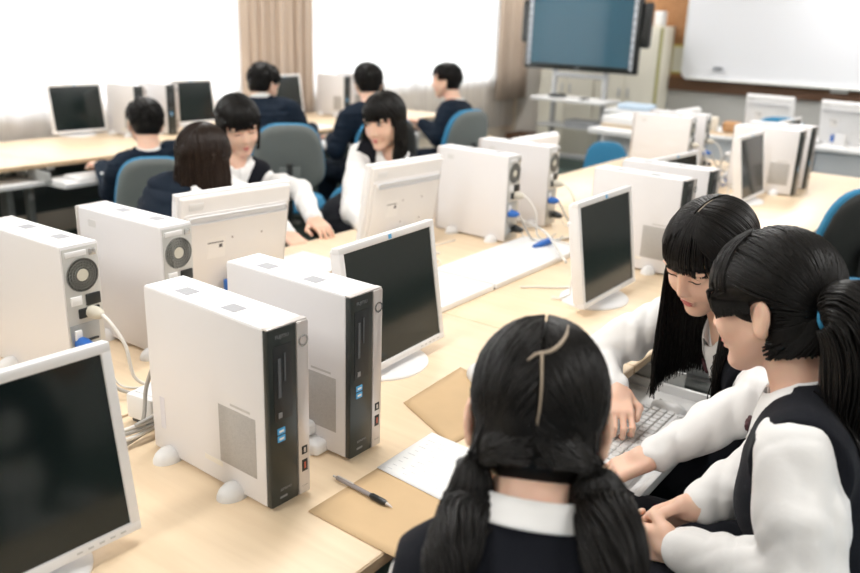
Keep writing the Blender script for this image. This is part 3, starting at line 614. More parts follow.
chl3 = chair(0, -2.60, 2.98, -50, 'office chair under the girl with loose black hair')
for c_ in (chl, chl2, chl3): c_.scale = (.80, .80, .76)
chb.scale = (.92, .92, .88)
cb = at(608, 160, z=.60); cc = chair(1, cb[0] + .0, cb[1], -60, 'blue office chair standing empty left of the white cabinet'); cc.scale = (.74, .74, .76)
cb = at(803, 117, y=6.15); chair(1, -1.50, 6.05, -85, 'empty office chair with a blue back, between the far computers and the white monitors')

# ------------------------------------------------------------------ big screen on its trolley
t = empty('display_trolley', (-4.10, 8.25, 0), R(-2), 'grey steel trolley with shelves holding up the big wall screen', 'trolley')
gm = mat('grey_trolley_steel', (.50, .51, .52), .35, metal=.5)
for s in (-1, 1):
    MB().box((s * .30, .0, .62), (.05, .04, 1.0), .006).build('post', gm, t)
    MB().box((s * .42, 0, .06), (.06, .70, .05), .01).build('foot', gm, t)
MB().box((0, -.08, .735), (.86, .42, .035), .008).build('shelf', white, t)
MB().box((0, -.02, .98), (.62, .04, .05), .005).build('cross_bar', gm, t)
MB().box((0, 0, .45), (.80, .34, .025), .005).build('lower_shelf', gm, t)
MB().box((0, 0, .12), (.86, .05, .05), .005).build('lower_bar', gm, t)
t = empty('display_screen', (-4.10, 8.18, 1.41), R(-2.5), 'large blue-grey display with white edge strips and black side speakers', 'screen')
dm = mat('display_glass_reflection_glow', (.012, .045, .065), .12, emit=0)
dm.node_tree.nodes['Principled BSDF'].inputs['Emission Color'].default_value = (.10, .26, .36, 1); dm.node_tree.nodes['Principled BSDF'].inputs['Emission Strength'].default_value = .20  # teal glow put in for the window reflection on the glass
MB().box((0, .02, 0), (1.32, .07, .76), .006).build('housing', black, t)
MB().box((0, -.017, .01), (1.16, .006, .66)).build('screen', dm, t)
for s in (-1, 1):
    st = MB().box((s * .605, -.019, 0), (.032, .012, .69), .002).build('edge_strip', mat('white_strip', (.62, .65, .70), .4), t)
    pt = MB()
    for k in range(9): pt.box((s * .605, -.0258, -.30 + k * .075), (.014, .001, .028))
    pt.build('strip_marks', mat('grey_mark', (), 0), st)
    sp = MB().box((s * .70, .06, .10), (.09, .10, .44), .03, 4).build('speaker', black, t)
MB().box((0, -.020, -.360), (.05, .004, .014), .001).build('logo_plate', mat('silver_lettering', (), 0), t)
tr = [('black_cable_coil', (-4.27, 8.10, .765), 'black coil of cable on the trolley shelf'), ('small_remote', (-3.93, 8.05, .762), 'small dark remote on the trolley shelf')]
tag(MB().lathe([(.08, -.012), (.10, 0), (.08, .02), (.05, .02), (.045, 0)], tr[0][1], 24).build('cable_coil', black, None), tr[0][2], 'cable')
tag(MB().box(tr[1][1], (.05, .13, .02), .005).build('remote_control', black, None), tr[1][2], 'remote')
for k, (x, z) in enumerate(((-4.0, .463),)):
    tag(MB().box((x, 8.22, z + .03), (.34, .22, .06), .006).build('media_player', mat('grey_device', (.30, .31, .32), .5), None), 'flat grey device on the lower shelf of the trolley', 'device')
# cabinets
crm = mat('cream_steel_cabinet', (.80, .76, .65), .5)
for k, (x0, x1, lab) in enumerate(((-4.86, -4.17, 'cream steel cabinet behind the left half of the big screen'), (-4.16, -3.47, 'cream steel cabinet behind the right half of the big screen'))):
    t = empty('steel_cabinet', ((x0 + x1) / 2, 8.95, 0), 0, lab, 'cabinet', None)
    MB().box((0, .02, .76), (x1 - x0, .40, 1.50), .006).build('body', crm, t)
    for s in (-1, 1):
        d = MB().box((s * (x1 - x0) / 4, -.190, .78), ((x1 - x0) / 2 - .008, .02, 1.40), .004).build('door', crm, t)
        MB().box((s * .05, -.205, .80), (.018, .012, .10), .003).build('handle', gm, d)
MB().box((.352, -.16, .75), (.014, .06, 1.48), .003).build('edge_strip', mat('olive_yellow_edge', (.42, .40, .16), .6), t)
tag(MB().box((-3.56, 8.95, 1.585), (.10, .12, .15), .02, 3).build('speaker_box', white, None), 'small white box on top of the cream cabinet', 'box')
t = empty('notice', (-3.33 - .05, YF - .035, 1.17), 0, 'small pale notice in a yellow frame left of the white board', 'notice')
MB().box((0, 0, 0), (.17, .01, .30), .002).build('yellow_frame', mat('yellow_frame', (.62, .55, .14), .6), t); MB().box((0, -.007, 0), (.15, .006, .26)).build('page', mat('cream_page', (.72, .70, .60), .7), t)
# printer on white cabinet, left of the far computers
t = empty('side_cabinet', (-2.88, 7.0, 0), R(-6), 'white side cabinet left of the far computers, below the big screen', 'cabinet')
MB().box((0, 0, .31), (.44, .46, .62), .008).build('body', white, t); MB().box((0, -.232, .33), (.40, .006, .52), .002).build('door', casing, t)
MB().box((0, -.22, .645), (.46, .48, .05), .01).build('top', white, t)
t = empty('printer', (-2.88, 6.93, .62), R(-6), 'low white printer with a beige lower edge on the side cabinet', 'printer')
MB().box((0, 0, .095), (.46, .38, .10), .02, 3).build('housing', white, t); MB().box((0, -.02, .055), (.44, .38, .05), .008).build('paper_drawer', mat('beige_plastic', (.52, .42, .30), .5), t)
bxp = at(637, 106, y=7.45)
tag(MB().box((bxp[0], 7.45, bxp[2] - .005), (.30, .2, .05), .01).build('storage_box', mat('pale_blue_box', (.50, .62, .74), .5), None), 'flat pale blue box behind the printer', 'box')
t = empty('small_table', (bxp[0], 7.45, 0), 0, 'narrow pale table under the flat blue box', 'table'); hz = bxp[2] - .035
MB().box((0, 0, hz - .015), (.5, .34, .03), .005).build('tabletop', white, t)
for sx in (-1, 1):
    for sy in (-1, 1): MB().box((sx * .22, sy * .14, (hz - .03) / 2), (.03, .03, hz - .03)).build('leg', gm, t)
# things on the white desk under the rail
q = at(706, 121, y=6.85); tag(MB().box((q[0], 6.85, .705 + .06), (.17, .14, .12), .012).build('paper_box', mat('cream_box', (.72, .66, .56), .7), None), 'cream coloured box on the white desk, left of the white monitor backs', 'box')
q = at(733, 122, y=6.95)
t = tag(MB().box((q[0], 6.95, .705 + .045), (.15, .10, .09), .03, 4).build('brown_pouch', mat('orange_brown_pouch', (.48, .26, .12), .7), None), 'orange-brown pouch beside the cream box', 'pouch')
tag(MB().box((q[0] + .02, 6.75, .71), (.30, .12, .012), .003).build('binder', mat('tan_binder', (.55, .40, .25), .7), None), 'tan binder lying in front of the orange-brown pouch', 'binder')
sheetq = at(585, 60, y=7)
# low yellow box near the boy in profile
q = at(483, 118, y=7.6); tag(MB().box((q[0], 7.6, .16), (.20, .16, .32), .01).build('cardboard_box', mat('ochre_box', (.50, .37, .16), .7), None), 'ochre box on the floor behind the boy in profile', 'box')
# ------------------------------------------------------------------ smooth solid modelling for figures
class Field:
    def __init__(s, lo, hi, h):
        s.h = h; s.lo = np.array(lo, float); s.n = np.ceil((np.array(hi) - s.lo) / h).astype(int) + 1
        s.a = np.full(s.n, 9., np.float32); s.log = []
    def win(s, lo, hi, m):
        i0 = np.maximum(np.floor((np.array(lo) - m - s.lo) / s.h).astype(int), 0); i1 = np.minimum(np.ceil((np.array(hi) + m - s.lo) / s.h).astype(int) + 1, s.n)
        if (i1 <= i0).any(): return None, None
        g = [(s.lo[k] + s.h * np.arange(i0[k], i1[k])).astype(np.float32) for k in range(3)]
        return tuple(slice(i0[k], i1[k]) for k in range(3)), g
    def op(s, lo, hi, fn, k=.01, mode='u'):
        w, g = s.win(lo, hi, k + 3 * s.h)
        if w is None: return
        X, Y, Z = np.meshgrid(*g, indexing='ij'); d = fn(X, Y, Z).astype(np.float32); a = s.a[w]
        if mode == 'u': h = np.maximum(k - np.abs(a - d), 0) / max(k, 1e-6); s.a[w] = np.minimum(a, d) - h * h * k * .25
        elif mode == 's': d = -d; h = np.maximum(k - np.abs(a - d), 0) / max(k, 1e-6); s.a[w] = np.maximum(a, d) + h * h * k * .25
        elif mode == 'i': s.a[w] = np.maximum(a, d)
    def cone(s, a, b, r1, r2=None, k=.012, mode='u'):
        a = np.array(a, float); b = np.array(b, float); r2 = r1 if r2 is None else r2; ba = b - a; L = max(ba @ ba, 1e-9); rm = max(r1, r2)
        def fn(X, Y, Z):
            px, py, pz = X - a[0], Y - a[1], Z - a[2]; t = np.clip((px * ba[0] + py * ba[1] + pz * ba[2]) / L, 0, 1)
            return np.sqrt((px - t * ba[0]) ** 2 + (py - t * ba[1]) ** 2 + (pz - t * ba[2]) ** 2) - (r1 + (r2 - r1) * t)
        s.op(np.minimum(a, b) - rm, np.maximum(a, b) + rm, fn, k, mode)
    def ell(s, c, r, M=None, k=.012, mode='u'):
        c = np.array(c, float); M = np.eye(3) if M is None else M; rm = max(r)
        def fn(X, Y, Z):
            px, py, pz = X - c[0], Y - c[1], Z - c[2]
            q = [px * M[0, j] + py * M[1, j] + pz * M[2, j] for j in range(3)]
            k0 = np.sqrt(sum((q[j] / r[j]) ** 2 for j in range(3))); k1 = np.sqrt(sum((q[j] / r[j] ** 2) ** 2 for j in range(3)))
            return k0 * (k0 - 1) / np.maximum(k1, 1e-6)
        ext = np.sqrt(((M * np.array(r)) ** 2).sum(1)); s.op(c - ext, c + ext, fn, k, mode)
    def box(s, c, hd, M=None, rr=.005, k=.01, mode='u'):
        c = np.array(c, float); M = np.eye(3) if M is None else M
        def fn(X, Y, Z):
            p = [X - c[0], Y - c[1], Z - c[2]]; q = [np.abs(sum(p[i] * M[i, j] for i in range(3))) - (hd[j] - rr) for j in range(3)]
            return np.sqrt(sum(np.maximum(t, 0) ** 2 for t in q)) + np.minimum(np.maximum(np.maximum(q[0], q[1]), q[2]), 0) - rr
        e = np.abs(M) @ np.array(hd); s.op(c - e, c + e, fn, k, mode)
    def fn_all(s, fn, mode='i', lo=None, hi=None):
        hi_ = s.lo + s.h * (s.n - 1); s.op(s.lo if lo is None else lo, hi_ if hi is None else hi, fn, 0 if mode == 'i' else .004, mode)
    def ripple(s, amp, seed=0, fr=38.):
        m = np.argwhere(np.abs(s.a) < .03); P = s.lo + m * s.h; rs = np.random.RandomState(seed); d = np.zeros(len(P))
        for o in range(3):
            A = rs.randn(3, 3); w = np.sin(P @ (A[0] * fr * .35)) * 1.6
            f = P @ (A[1] * fr * (1 + .5 * o)) / 1.7 + w; d += (1 - 2 * np.abs(np.sin(f * .5))) * amp / (1 + o)
        s.a[tuple(m.T)] += d.astype(np.float32)
    def sample(s, P):
        q = (np.asarray(P) - s.lo) / s.h; q = np.clip(q, 0, s.n - 1.001); i = np.floor(q).astype(int); f = q - i; r = 0
        for dx in (0, 1):
            for dy in (0, 1):
                for dz in (0, 1):
                    w = (f[:, 0] if dx else 1 - f[:, 0]) * (f[:, 1] if dy else 1 - f[:, 1]) * (f[:, 2] if dz else 1 - f[:, 2])
                    r = r + w * np.minimum(s.a[i[:, 0] + dx, i[:, 1] + dy, i[:, 2] + dz], .2)
        return r
    def grad(s, P):
        e = s.h; P = np.asarray(P); g = np.stack([s.sample(P + np.eye(3)[k] * e) - s.sample(P - np.eye(3)[k] * e) for k in range(3)], 1)
        return g / np.maximum(np.linalg.norm(g, axis=1, keepdims=True), 1e-6)
    def push(s, P, off, both=False, it=3):
        P = np.array(P, float)
        for _ in range(it):
            d = s.sample(P); m = (np.abs(d - off) > 1e-4) & (d < .15) if both else d < off
            if not m.any(): break
            P[m] += s.grad(P[m]) * (off - d[m])[:, None]
        return P
    def mesh(s):
        a = s.a; S = a < 0; n = np.array(a.shape)
        c = S[:-1, :-1, :-1].astype(np.int8); cnt = np.zeros_like(c)
        for dx in (0, 1):
            for dy in (0, 1):
                for dz in (0, 1): cnt += S[dx:n[0] - 1 + dx, dy:n[1] - 1 + dy, dz:n[2] - 1 + dz]
        act = (cnt > 0) & (cnt < 8); I = np.argwhere(act); vid = np.full(act.shape, -1, np.int32); vid[act] = np.arange(len(I))
        cor = [(x, y, z) for x in (0, 1) for y in (0, 1) for z in (0, 1)]; val = {c_: a[I[:, 0] + c_[0], I[:, 1] + c_[1], I[:, 2] + c_[2]].astype(float) for c_ in cor}
        V = np.zeros((len(I), 3)); N = np.zeros(len(I))
        for c1 in cor:
            for ax in range(3):
                if c1[ax] == 0:
                    c2 = list(c1); c2[ax] = 1; c2 = tuple(c2); v1, v2 = val[c1], val[c2]; m = (v1 < 0) != (v2 < 0); t = np.where(m, v1 / np.where(v1 - v2 == 0, 1, v1 - v2), 0)
                    t = np.clip(t, 0, 1); p = np.array(c1, float)[None] + t[:, None] * np.eye(3)[ax]; V += p * m[:, None]; N += m
        V = s.lo + (I + V / np.maximum(N, 1)[:, None]) * s.h; F = []
        for ax in range(3):
            sl0 = [slice(1, -1)] * 3; sl1 = [slice(1, -1)] * 3; sl0[ax] = slice(0, n[ax] - 1); sl1[ax] = slice(1, n[ax])
            A, B = S[tuple(sl0)], S[tuple(sl1)]; off = np.array([1, 1, 1]); off[ax] = 0
            u, v = [k for k in range(3) if k != ax]
            for flip, mk in ((0, A & ~B), (1, ~A & B)):
                e = np.argwhere(mk) + off
                def cell(du, dv): q = e.copy(); q[:, u] += du; q[:, v] += dv; return vid[q[:, 0], q[:, 1], q[:, 2]]
                q = np.stack([cell(-1, -1), cell(0, -1), cell(0, 0), cell(-1, 0)], 1)
                if (flip == 1) != (ax == 1): q = q[:, ::-1]
                F.append(q)
        F = np.concatenate(F); F = F[(F >= 0).all(1)]; return V, F
def np_mesh(name, V, F, m, parent=None):
    me = bpy.data.meshes.new(name); me.vertices.add(len(V)); me.vertices.foreach_set('co', np.asarray(V, np.float32).ravel())
    me.loops.add(F.size); me.loops.foreach_set('vertex_index', F.astype(np.int32).ravel()); me.polygons.add(len(F))
    me.polygons.foreach_set('loop_start', np.arange(0, F.size, F.shape[1], dtype=np.int32)); me.update(calc_edges=True); me.validate()
    return link(name, me, m, parent, True, 180)
def tubes_np(paths, rad, ns=4, flat=1.0):
    """paths (N,M,3) hair locks -> verts, quads ; rad (M,)"""
    paths = np.asarray(paths); N, M_, _ = paths.shape
    T = np.gradient(paths, axis=1); T /= np.maximum(np.linalg.norm(T, axis=2, keepdims=True), 1e-9)
    ref = np.tile(np.array([.31, .17, .93]), (N, M_, 1)); A = np.cross(T, ref); A /= np.maximum(np.linalg.norm(A, axis=2, keepdims=True), 1e-9); B = np.cross(T, A)
    V = []
    for k in range(ns): a = 2 * PI * k / ns; V.append(paths + (A * math.cos(a) + B * math.sin(a) * flat) * (rad[:, :, None] if rad.ndim == 2 else rad[None, :, None]))
    V = np.stack(V, 2).reshape(-1, 3); idx = np.arange(N * M_ * ns).reshape(N, M_, ns); nx = np.roll(idx, -1, axis=2)
    F = np.stack([idx[:, :-1], nx[:, :-1], nx[:, 1:], idx[:, 1:]], -1).reshape(-1, 4); return V, F
def unit(v): v = np.asarray(v, float); return v / max(np.linalg.norm(v), 1e-9)
def basis(yaw, pitch=0, roll=0):
    """columns forward, left, up; pitch > 0 looks down, roll > 0 tips to the own right"""
    y, p, r = R(yaw), R(pitch), R(roll)
    f = np.array([math.cos(y) * math.cos(p), math.sin(y) * math.cos(p), -math.sin(p)]); l = np.array([-math.sin(y), math.cos(y), 0]); u = np.cross(f, l)
    l2 = l * math.cos(r) + u * math.sin(r); u2 = u * math.cos(r) - l * math.sin(r); return np.stack([f, l2, u2], 1)

EAR_OUT, DROP = [0.], [0.]
def add_head(F, o, B, s=1, female=True, ears=True, k=.012):
    P = lambda x, y, z: o + B @ (np.array([x, y, z]) * s)
    E = lambda c, r, kk=k, mode='u', M=None: F.ell(P(*c), np.array(r) * s, B if M is None else B @ M, kk, mode)
    E((-.012, 0, .032), (.094, .075, .084)); E((.022, 0, -.015), (.066, .064, .088)); E((-.03, 0, -.02), (.065, .06, .065))
    jw = .050 if female else .054
    for q in (-1, 1):
        F.cone(P(.005, q * jw, -.040), P(.056, q * .012, -.091), .019 * s, .0165 * s, .022)
        E((.058, q * .033, -.028), (.022, .022, .026), .02); E((.084, q * .032, .010), (.013, .017, .010), .012, 's')
        E((.0725, q * .032, .009), (.0125, .0165, .0115), .004)
        E((.076, q * .030, .028), (.010, .024, .006), .012)
    E((.064, 0, -.094), (.017, .017, .013), .016)
    F.cone(P(.082, 0, .016), P(.0955, 0, -.029), .0062 * s, .0085 * s, .012)
    for q in (-1, 1): E((.090, q * .0095, -.0325), (.0075, .0055, .0055), .006)
    E((.0805, 0, -.0585), (.0085, .020, .0055), .005); E((.0785, 0, -.068), (.0085, .016, .0056), .005)
    E((.090, 0, -.0633), (.008, .018, .0016), .003, 's')
    if ears:
        for q in (-1, 1):
            Mr = np.array(Matrix.Rotation(q * R(-22), 3, 'Z')) @ np.array(Matrix.Rotation(R(-12), 3, 'Y'))
            eo = EAR_OUT[0]; E((-.010, q * (.079 + eo), -.012), (.017, .0065, .030), .006, 'u', Mr); E((-.003, q * (.0865 + eo), -.007), (.0095, .0075, .019), .003, 's', Mr); E((-.008, q * (.078 + eo * .8), -.036), (.010, .006, .010), .005)
def add_hand(F, wr, dr, pn, side, curl=.35, s=1, spread=1, thumb=.5, curls=None):
    """wr wrist, dr knuckle direction, pn palm normal (out of the palm); side +1 = left hand"""
    dr = unit(dr); pn = np.asarray(pn, float); pn = unit(pn - dr * (pn @ dr)); lt = -side * np.cross(pn, dr) * -1   # towards the thumb
    lt = side * np.cross(pn, dr) * 1.0
    M = np.stack([dr, lt, pn], 1); P = lambda a, b, c: wr + dr * a * s + lt * b * s + pn * c * s
    F.cone(P(-.01, 0, 0), P(.02, .002, 0), .024 * s, .026 * s, .012)
    F.box(P(.045, .001, 0), np.array([.040, .037, .0125]) * s, M, .011 * s, .014)
    for i, (b, L, r) in enumerate(((.029, .070, .0078), (.0098, .079, .0080), (-.0095, .073, .0077), (-.0275, .058, .0068))):
        cu = curl if curls is None else curls[i]; p = P(.078 - (.008 if i == 3 else 0), b, 0); ang = cu * .5; d = unit(dr + lt * b * 3.2 * spread)
        for q, fr in enumerate((.46, .30, .24)):
            dd = d * math.cos(ang) + pn * math.sin(ang); p2 = p + dd * L * fr * s; F.cone(p, p2, (r - .0004 * q) * s, (r - .0004 * (q + 1)) * s, .0025 if q else .006); p = p2; ang += cu * 1.15
    a = P(.018, .030, .004); b = P(.046, .030 + .030 * (.4 + thumb), .016); c = P(.072, .026 + .030 * (.25 + thumb), .026)
    F.cone(P(.01, .018, .002), a, .014 * s, .0135 * s, .008); F.cone(a, b, .0125 * s, .0098 * s, .006); F.cone(b, c, .0095 * s, .0078 * s, .004)

def torso(F, T, N, L, inf=0., w=1., bust=True, hips=True, k=.03, sh=.150):
    """T columns fwd,left,up ; N neck base ; L spine length"""
    q = L / .50; P = lambda x, y, z: N + T @ np.array([x * w, y * w, z * q])
    F.ell(P(.0, 0, -.17), np.array([.090 * w + inf, .135 * w + inf, .17 * q + inf]), T, k); F.ell(P(-.022, 0, -.13), np.array([.078 * w + inf, .142 * w + inf, .12 * q + inf]), T, k)
    F.ell(P(.0, 0, -.33), np.array([.084 * w + inf, .118 * w + inf, .15 * q + inf]), T, k)
    if hips: F.ell(P(-.015, 0, -.47), np.array([.112 * w + inf, .155 * w + inf, .11 * q + inf]), T, k)
    for e in (-1, 1): F.cone(P(-.01, 0, -.055), P(-.01, e * sh * .85, -.055 - DROP[0]), .046 + inf, None, k)
    for e in (-1, 1):
        F.cone(P(-.012, e * .02, .000), P(-.012, e * .115, -.028 - DROP[0]), .036 + inf, .034 + inf, k)
        if bust: F.ell(P(.052, e * .058, -.19), np.array([.044 + inf, .052 + inf, .052 + inf]), T, k)

def bspline(pts, n):
    pts = np.asarray(pts, float); m = len(pts); t = np.linspace(0, m - 1, n); out = []
    P = np.vstack([2 * pts[0] - pts[1], pts, 2 * pts[-1] - pts[-2]])
    for tt in t:
        i = min(int(tt), m - 2); f = tt - i; a, b, c, d = P[i:i + 4]
        out.append(.5 * (2 * b + (c - a) * f + (2 * a - 5 * b + 4 * c - d) * f * f + (3 * b - a - 3 * c + d) * f ** 3))
    return np.array(out)
HC = np.array([-.012, 0, .030]); HR = np.array([.104, .085, .096])   # hair volume in head space
def scalp(d, k=1.0): d = unit(d); return HC + d / np.sqrt(((d / HR) ** 2).sum()) * k
def slerp(a, b, t): a, b = unit(a), unit(b); w = math.acos(max(-1, min(1, a @ b))); return a if w < 1e-4 else (math.sin((1 - t) * w) * a + math.sin(t * w) * b) / math.sin(w)
# ------------------------------------------------------------------ people
def hair_obj(locks, rads, m, parent, capF=None, name='hair'):
    Vs, Fs, o = [], [], 0
    if capF is not None: V, F_ = capF.mesh(); Vs.append(V); Fs.append(F_); o = len(V)
    for L, r in zip(locks, rads):
        V, F_ = tubes_np(L, r); Vs.append(V); Fs.append(F_ + o); o += len(V)
    return np_mesh(name, np.concatenate(Vs), np.concatenate(Fs), m, parent)
def taper(n, r0, r1=.0006): t = np.linspace(0, 1, n); return r0 * (1 - t ** 3) + r1 * t ** 3

def person(label, head, look, neck, pelvis, byaw, arms, legs, kind='girl', clothes='vest', hair=None, hairm=hairblk, s=1., h=.006, group=None, eyes=None, tie=True, trw=1., lips=True, haironly=None, sleeve_r=1., shw=.150, outfit_low=True, hh=None, yce=0.):
    head = np.array(head, float); neck = np.array(neck, float); pelvis = np.array(pelvis, float); fem = kind == 'girl'
    HB = basis(*look); up = unit(neck - pelvis); L = np.linalg.norm(neck - pelvis) / .96; fy = np.array([math.cos(R(byaw)), math.sin(R(byaw)), 0]); fw = unit(fy - up * (fy @ up)); T = np.stack([fw, np.cross(up, fw), up], 1)
    HP = lambda p: head + HB @ (np.asarray(p) * s)
    TP = lambda x, y, z: neck + T @ np.array([x, y, z])
    J = [head, neck, pelvis] + [np.array(q) for A in arms for q in A[:2]] + [np.array(q) for Lg in legs for q in Lg]
    lo = np.min(J, 0) - .22; hi = np.max(J, 0) + .22; lo[2] = max(lo[2], -.01); hi[2] = head[2] + .16
    F = Field(lo, hi, h)
    # body, one continuous surface
    torso(F, T, neck, L, 0, trw * .97, fem, True, .03, shw)
    F.cone(TP(-.012, 0, -.02), HP((-.022, 0, -.055)), .052 if fem else .058, .046 if fem else .054, .02)
    add_head(F, head, HB, s, fem)
    sh = {}
    for a in arms:
        side, sd = a[4], a[4]; S_ = TP(-.005, sd * shw * 1.06 * trw, -.062 - DROP[0]) if len(a) < 7 or a[6] is None else np.array(a[6]); el, wr = np.array(a[0]), np.array(a[1]); sh[sd] = (S_, el, wr)
        F.cone(S_, el, .042, .034, .02); F.cone(el, wr, .034, .0235, .015)
        kw = a[5] if len(a) > 5 else {}; add_hand(F, wr, a[2], a[3], sd, s=.95 if fem else 1.05, **kw)
    for sd, (kn, an) in zip((1, -1), legs):
        hp = pelvis + T[:, 1] * sd * .085; F.cone(hp, kn, .078, .056, .03); F.cone(kn, an, .052, .034, .02); ft = unit((np.array(kn) - hp) * [1, 1, 0]); F.cone(np.array(an) + [0, 0, -.03], np.array(an) + ft * .13 + [0, 0, -.05], .032, .026, .02)
    V, Fc = F.mesh(); body = np_mesh('person', V, Fc, skin, None); tag(body, label, 'person', group)
    # shirt
    SF = Field(lo, hi, max(h, .005)); torso(SF, T, neck, L, .010, trw, fem, False, .03, shw)
    for sd, (S_, el, wr) in sh.items():
        fwd = unit(wr - el)
        r = sleeve_r if clothes == 'vest' else .92
        cuff = wr - fwd * .030
        mid = (S_ + el) / 2
        SF.cone(S_, mid, .052 * r, .055 * r, .02); SF.cone(mid, el, .055 * r, .050 * r, .02); SF.cone(el, (el + cuff) / 2, .050 * r, .046 * r, .015); SF.cone((el + cuff) / 2, cuff, .046 * r, .036 * r, .012)
        if clothes == 'vest': SF.cone(cuff - fwd * .012, cuff + fwd * .020, .034, .033, .004)
    SF.cone(neck + up * .02, neck + up * .06, .050, None, .01, 's')
    SF.ripple(.0030 if clothes == 'vest' else .0015, 3, 78.)
    SF.fn_all(lambda X, Y, Z: -((X - pelvis[0]) * up[0] + (Y - pelvis[1]) * up[1] + (Z - pelvis[2]) * up[2]) - .02)
    torsoC = SF
    if clothes == 'vest':
        V, Fc = SF.mesh(); np_mesh('shirt', V, Fc, shirtm, body)
        VF = Field(lo, hi, max(h, .005)); torso(VF, T, neck, L, .019, trw, fem, True, .03, shw)
        for sd, (S_, el, wr) in sh.items():
            VF.cone(TP(-.005, 0, -.058), TP(-.005, sd * (shw * 1.06 + .02) * trw, -.062 - DROP[0]), (.068 if DROP[0] == 0 else .060) * max(1, sleeve_r * .97), None, .02)
        yc = (shw + .012) * trw + yce; VF.fn_all(lambda X, Y, Z: np.maximum(np.abs((X - neck[0]) * T[0, 1] + (Y - neck[1]) * T[1, 1] + (Z - neck[2]) * T[2, 1]) - yc - .25 * np.maximum(-.10 - ((X - neck[0]) * up[0] + (Y - neck[1]) * up[1] + (Z - neck[2]) * up[2]), 0), -1))
        VF.cone(neck + up * -.005, neck + up * .09, .054, .070, .01, 's')
        sl = 2.1; zv = -.135
        def vfn(X, Y, Z):
            p = [X - neck[0], Y - neck[1], Z - neck[2]]; x, y, z = [p[0] * T[0, j] + p[1] * T[1, j] + p[2] * T[2, j] for j in range(3)]
            return np.maximum((sl * np.abs(y) - (z - zv)) / math.hypot(sl, 1), .0 - x)
        VF.fn_all(vfn, 's', np.array(neck) - .22, np.array(neck) + .22)
        V, Fc = VF.mesh(); np_mesh('vest', V, Fc, vestm, body); outer = VF
    elif clothes == 'blazer':
        VF = Field(lo, hi, max(h, .005)); torso(VF, T, neck, L, .020, trw, False, True, .035, shw)
        for sd, (S_, el, wr) in sh.items():
            cuff = wr - unit(wr - el) * .02; VF.cone(S_, el, .066, .056, .025); VF.cone(el, cuff, .056, .042, .02)
        VF.cone(neck + up * -.01, neck + up * .09, .062, .072, .01, 's')
        def vfn(X, Y, Z):
            p = [X - neck[0], Y - neck[1], Z - neck[2]]; x, y, z = [p[0] * T[0, j] + p[1] * T[1, j] + p[2] * T[2, j] for j in range(3)]
            return np.maximum((2.6 * np.abs(y) - (z + .20)) / 2.8, .0 - x)
        VF.fn_all(vfn, 's', np.array(neck) - .25, np.array(neck) + .25); VF.ripple(.003, 5, 90.)
        V, Fc = SF.mesh(); np_mesh('shirt', V, Fc, shirtm, body)
        V, Fc = VF.mesh(); np_mesh('blazer', V, Fc, blazer, body); outer = VF
    # lower clothes
    KF = Field(lo, hi, .009)
    for sd, (kn, an) in zip((1, -1), legs):
        hp = pelvis + T[:, 1] * sd * .085
        if fem: KF.cone(hp, np.array(kn) + [0, 0, -.01], .100, .088, .06)
        else: KF.cone(hp, kn, .098, .072, .04); KF.cone(kn, np.array(an) + [0, 0, .0], .070, .056, .02)
    KF.cone(pelvis + T[:, 1] * .07, pelvis - T[:, 1] * .07, .118, None, .05); KF.ripple(.003, 8, 90.)
    V, Fc = KF.mesh(); np_mesh('skirt' if fem else 'trousers', V, Fc, skirtm if fem else blazer, body)
    for sd, (kn, an) in zip((1, -1), legs):
        hp = pelvis + T[:, 1] * sd * .085; ft = unit((np.array(kn) - hp) * [1, 1, 0]); an = np.array(an); a3 = Field(an - .22, an + .24, .009)
        a3.cone(an + [0, 0, -.03], an + ft * .135 + [0, 0, -.052], .042, .036, .02); a3.fn_all(lambda X, Y, Z: (Z - (an[2] + .0))); V, Fc = a3.mesh(); np_mesh('shoe', V, Fc, shoem, body)
        if fem: a3 = Field(np.minimum(an, kn) - .1, np.maximum(an, kn) + .1, .009); a3.cone(an, an + (np.array(kn) - an) * .7, .040, .056, .01); V, Fc = a3.mesh(); np_mesh('sock', V, Fc, sockm, body)
    # collar
    colz = .030
    rows = []
    th = np.linspace(R(14), R(346), 44); cN = neck + T[:, 0] * -.006
    tiltf = lambda a: .018 * math.cos(a)
    for j in range(6):
        row = []
        for a in th:
            f0 = math.cos(a); front = max(0, f0) ** 3
            if j == 0: r, z = .056, .012
            elif j == 1: r, z = .056, colz + .014
            elif j == 2: r, z = .061, colz + .016
            elif j == 3: r, z = .066 + .014 * front, colz + .002 - .02 * front
            elif j == 4: r, z = .072 + .022 * front, colz - .012 - .045 * front
            else: r, z = .074 + .026 * front, colz - .016 - .05 * front
            row.append(cN + T @ np.array([r * math.cos(a) * 1.02, r * math.sin(a), z - .030 * max(0, f0)]))
        rows.append(row)
    CP = np.array(rows).reshape(-1, 3); CP2 = CP.copy(); CP2[88:] = SF.push(CP[88:], .0045); CP2[:88] = F.push(CP[:88], .004)
    nT = len(th); FF = np.array([(j * nT + i, j * nT + i + 1, (j + 1) * nT + i + 1, (j + 1) * nT + i) for j in range(5) for i in range(nT - 1)])
    co = np_mesh('collar', CP2, FF, shirtm, body); md = co.modifiers.new('thickness', 'SOLIDIFY'); md.thickness = .0025; md.offset = 1
    if tie:
        kp = SF.push([TP(.085, 0, -.045)], .010, True)[0]; b = MB(); Mt = Matrix(T.tolist())
        b.box((0, 0, 0), (.010, .018, .018), .004); b.box((.0, 0, -.022), (.006, .014, .034), .002)
        for e in (-1, 1): b.box((.0, e * .015, .002), (.007, .018, .012), .003)
        b.xf(Matrix.Translation(kp.tolist()) @ Mt.to_4x4()); b.build('ribbon_tie', tiem, body)
    # face
    def on_face(pts, off): return F.push(np.array([HP(p) for p in pts]), off * s, True, 4)
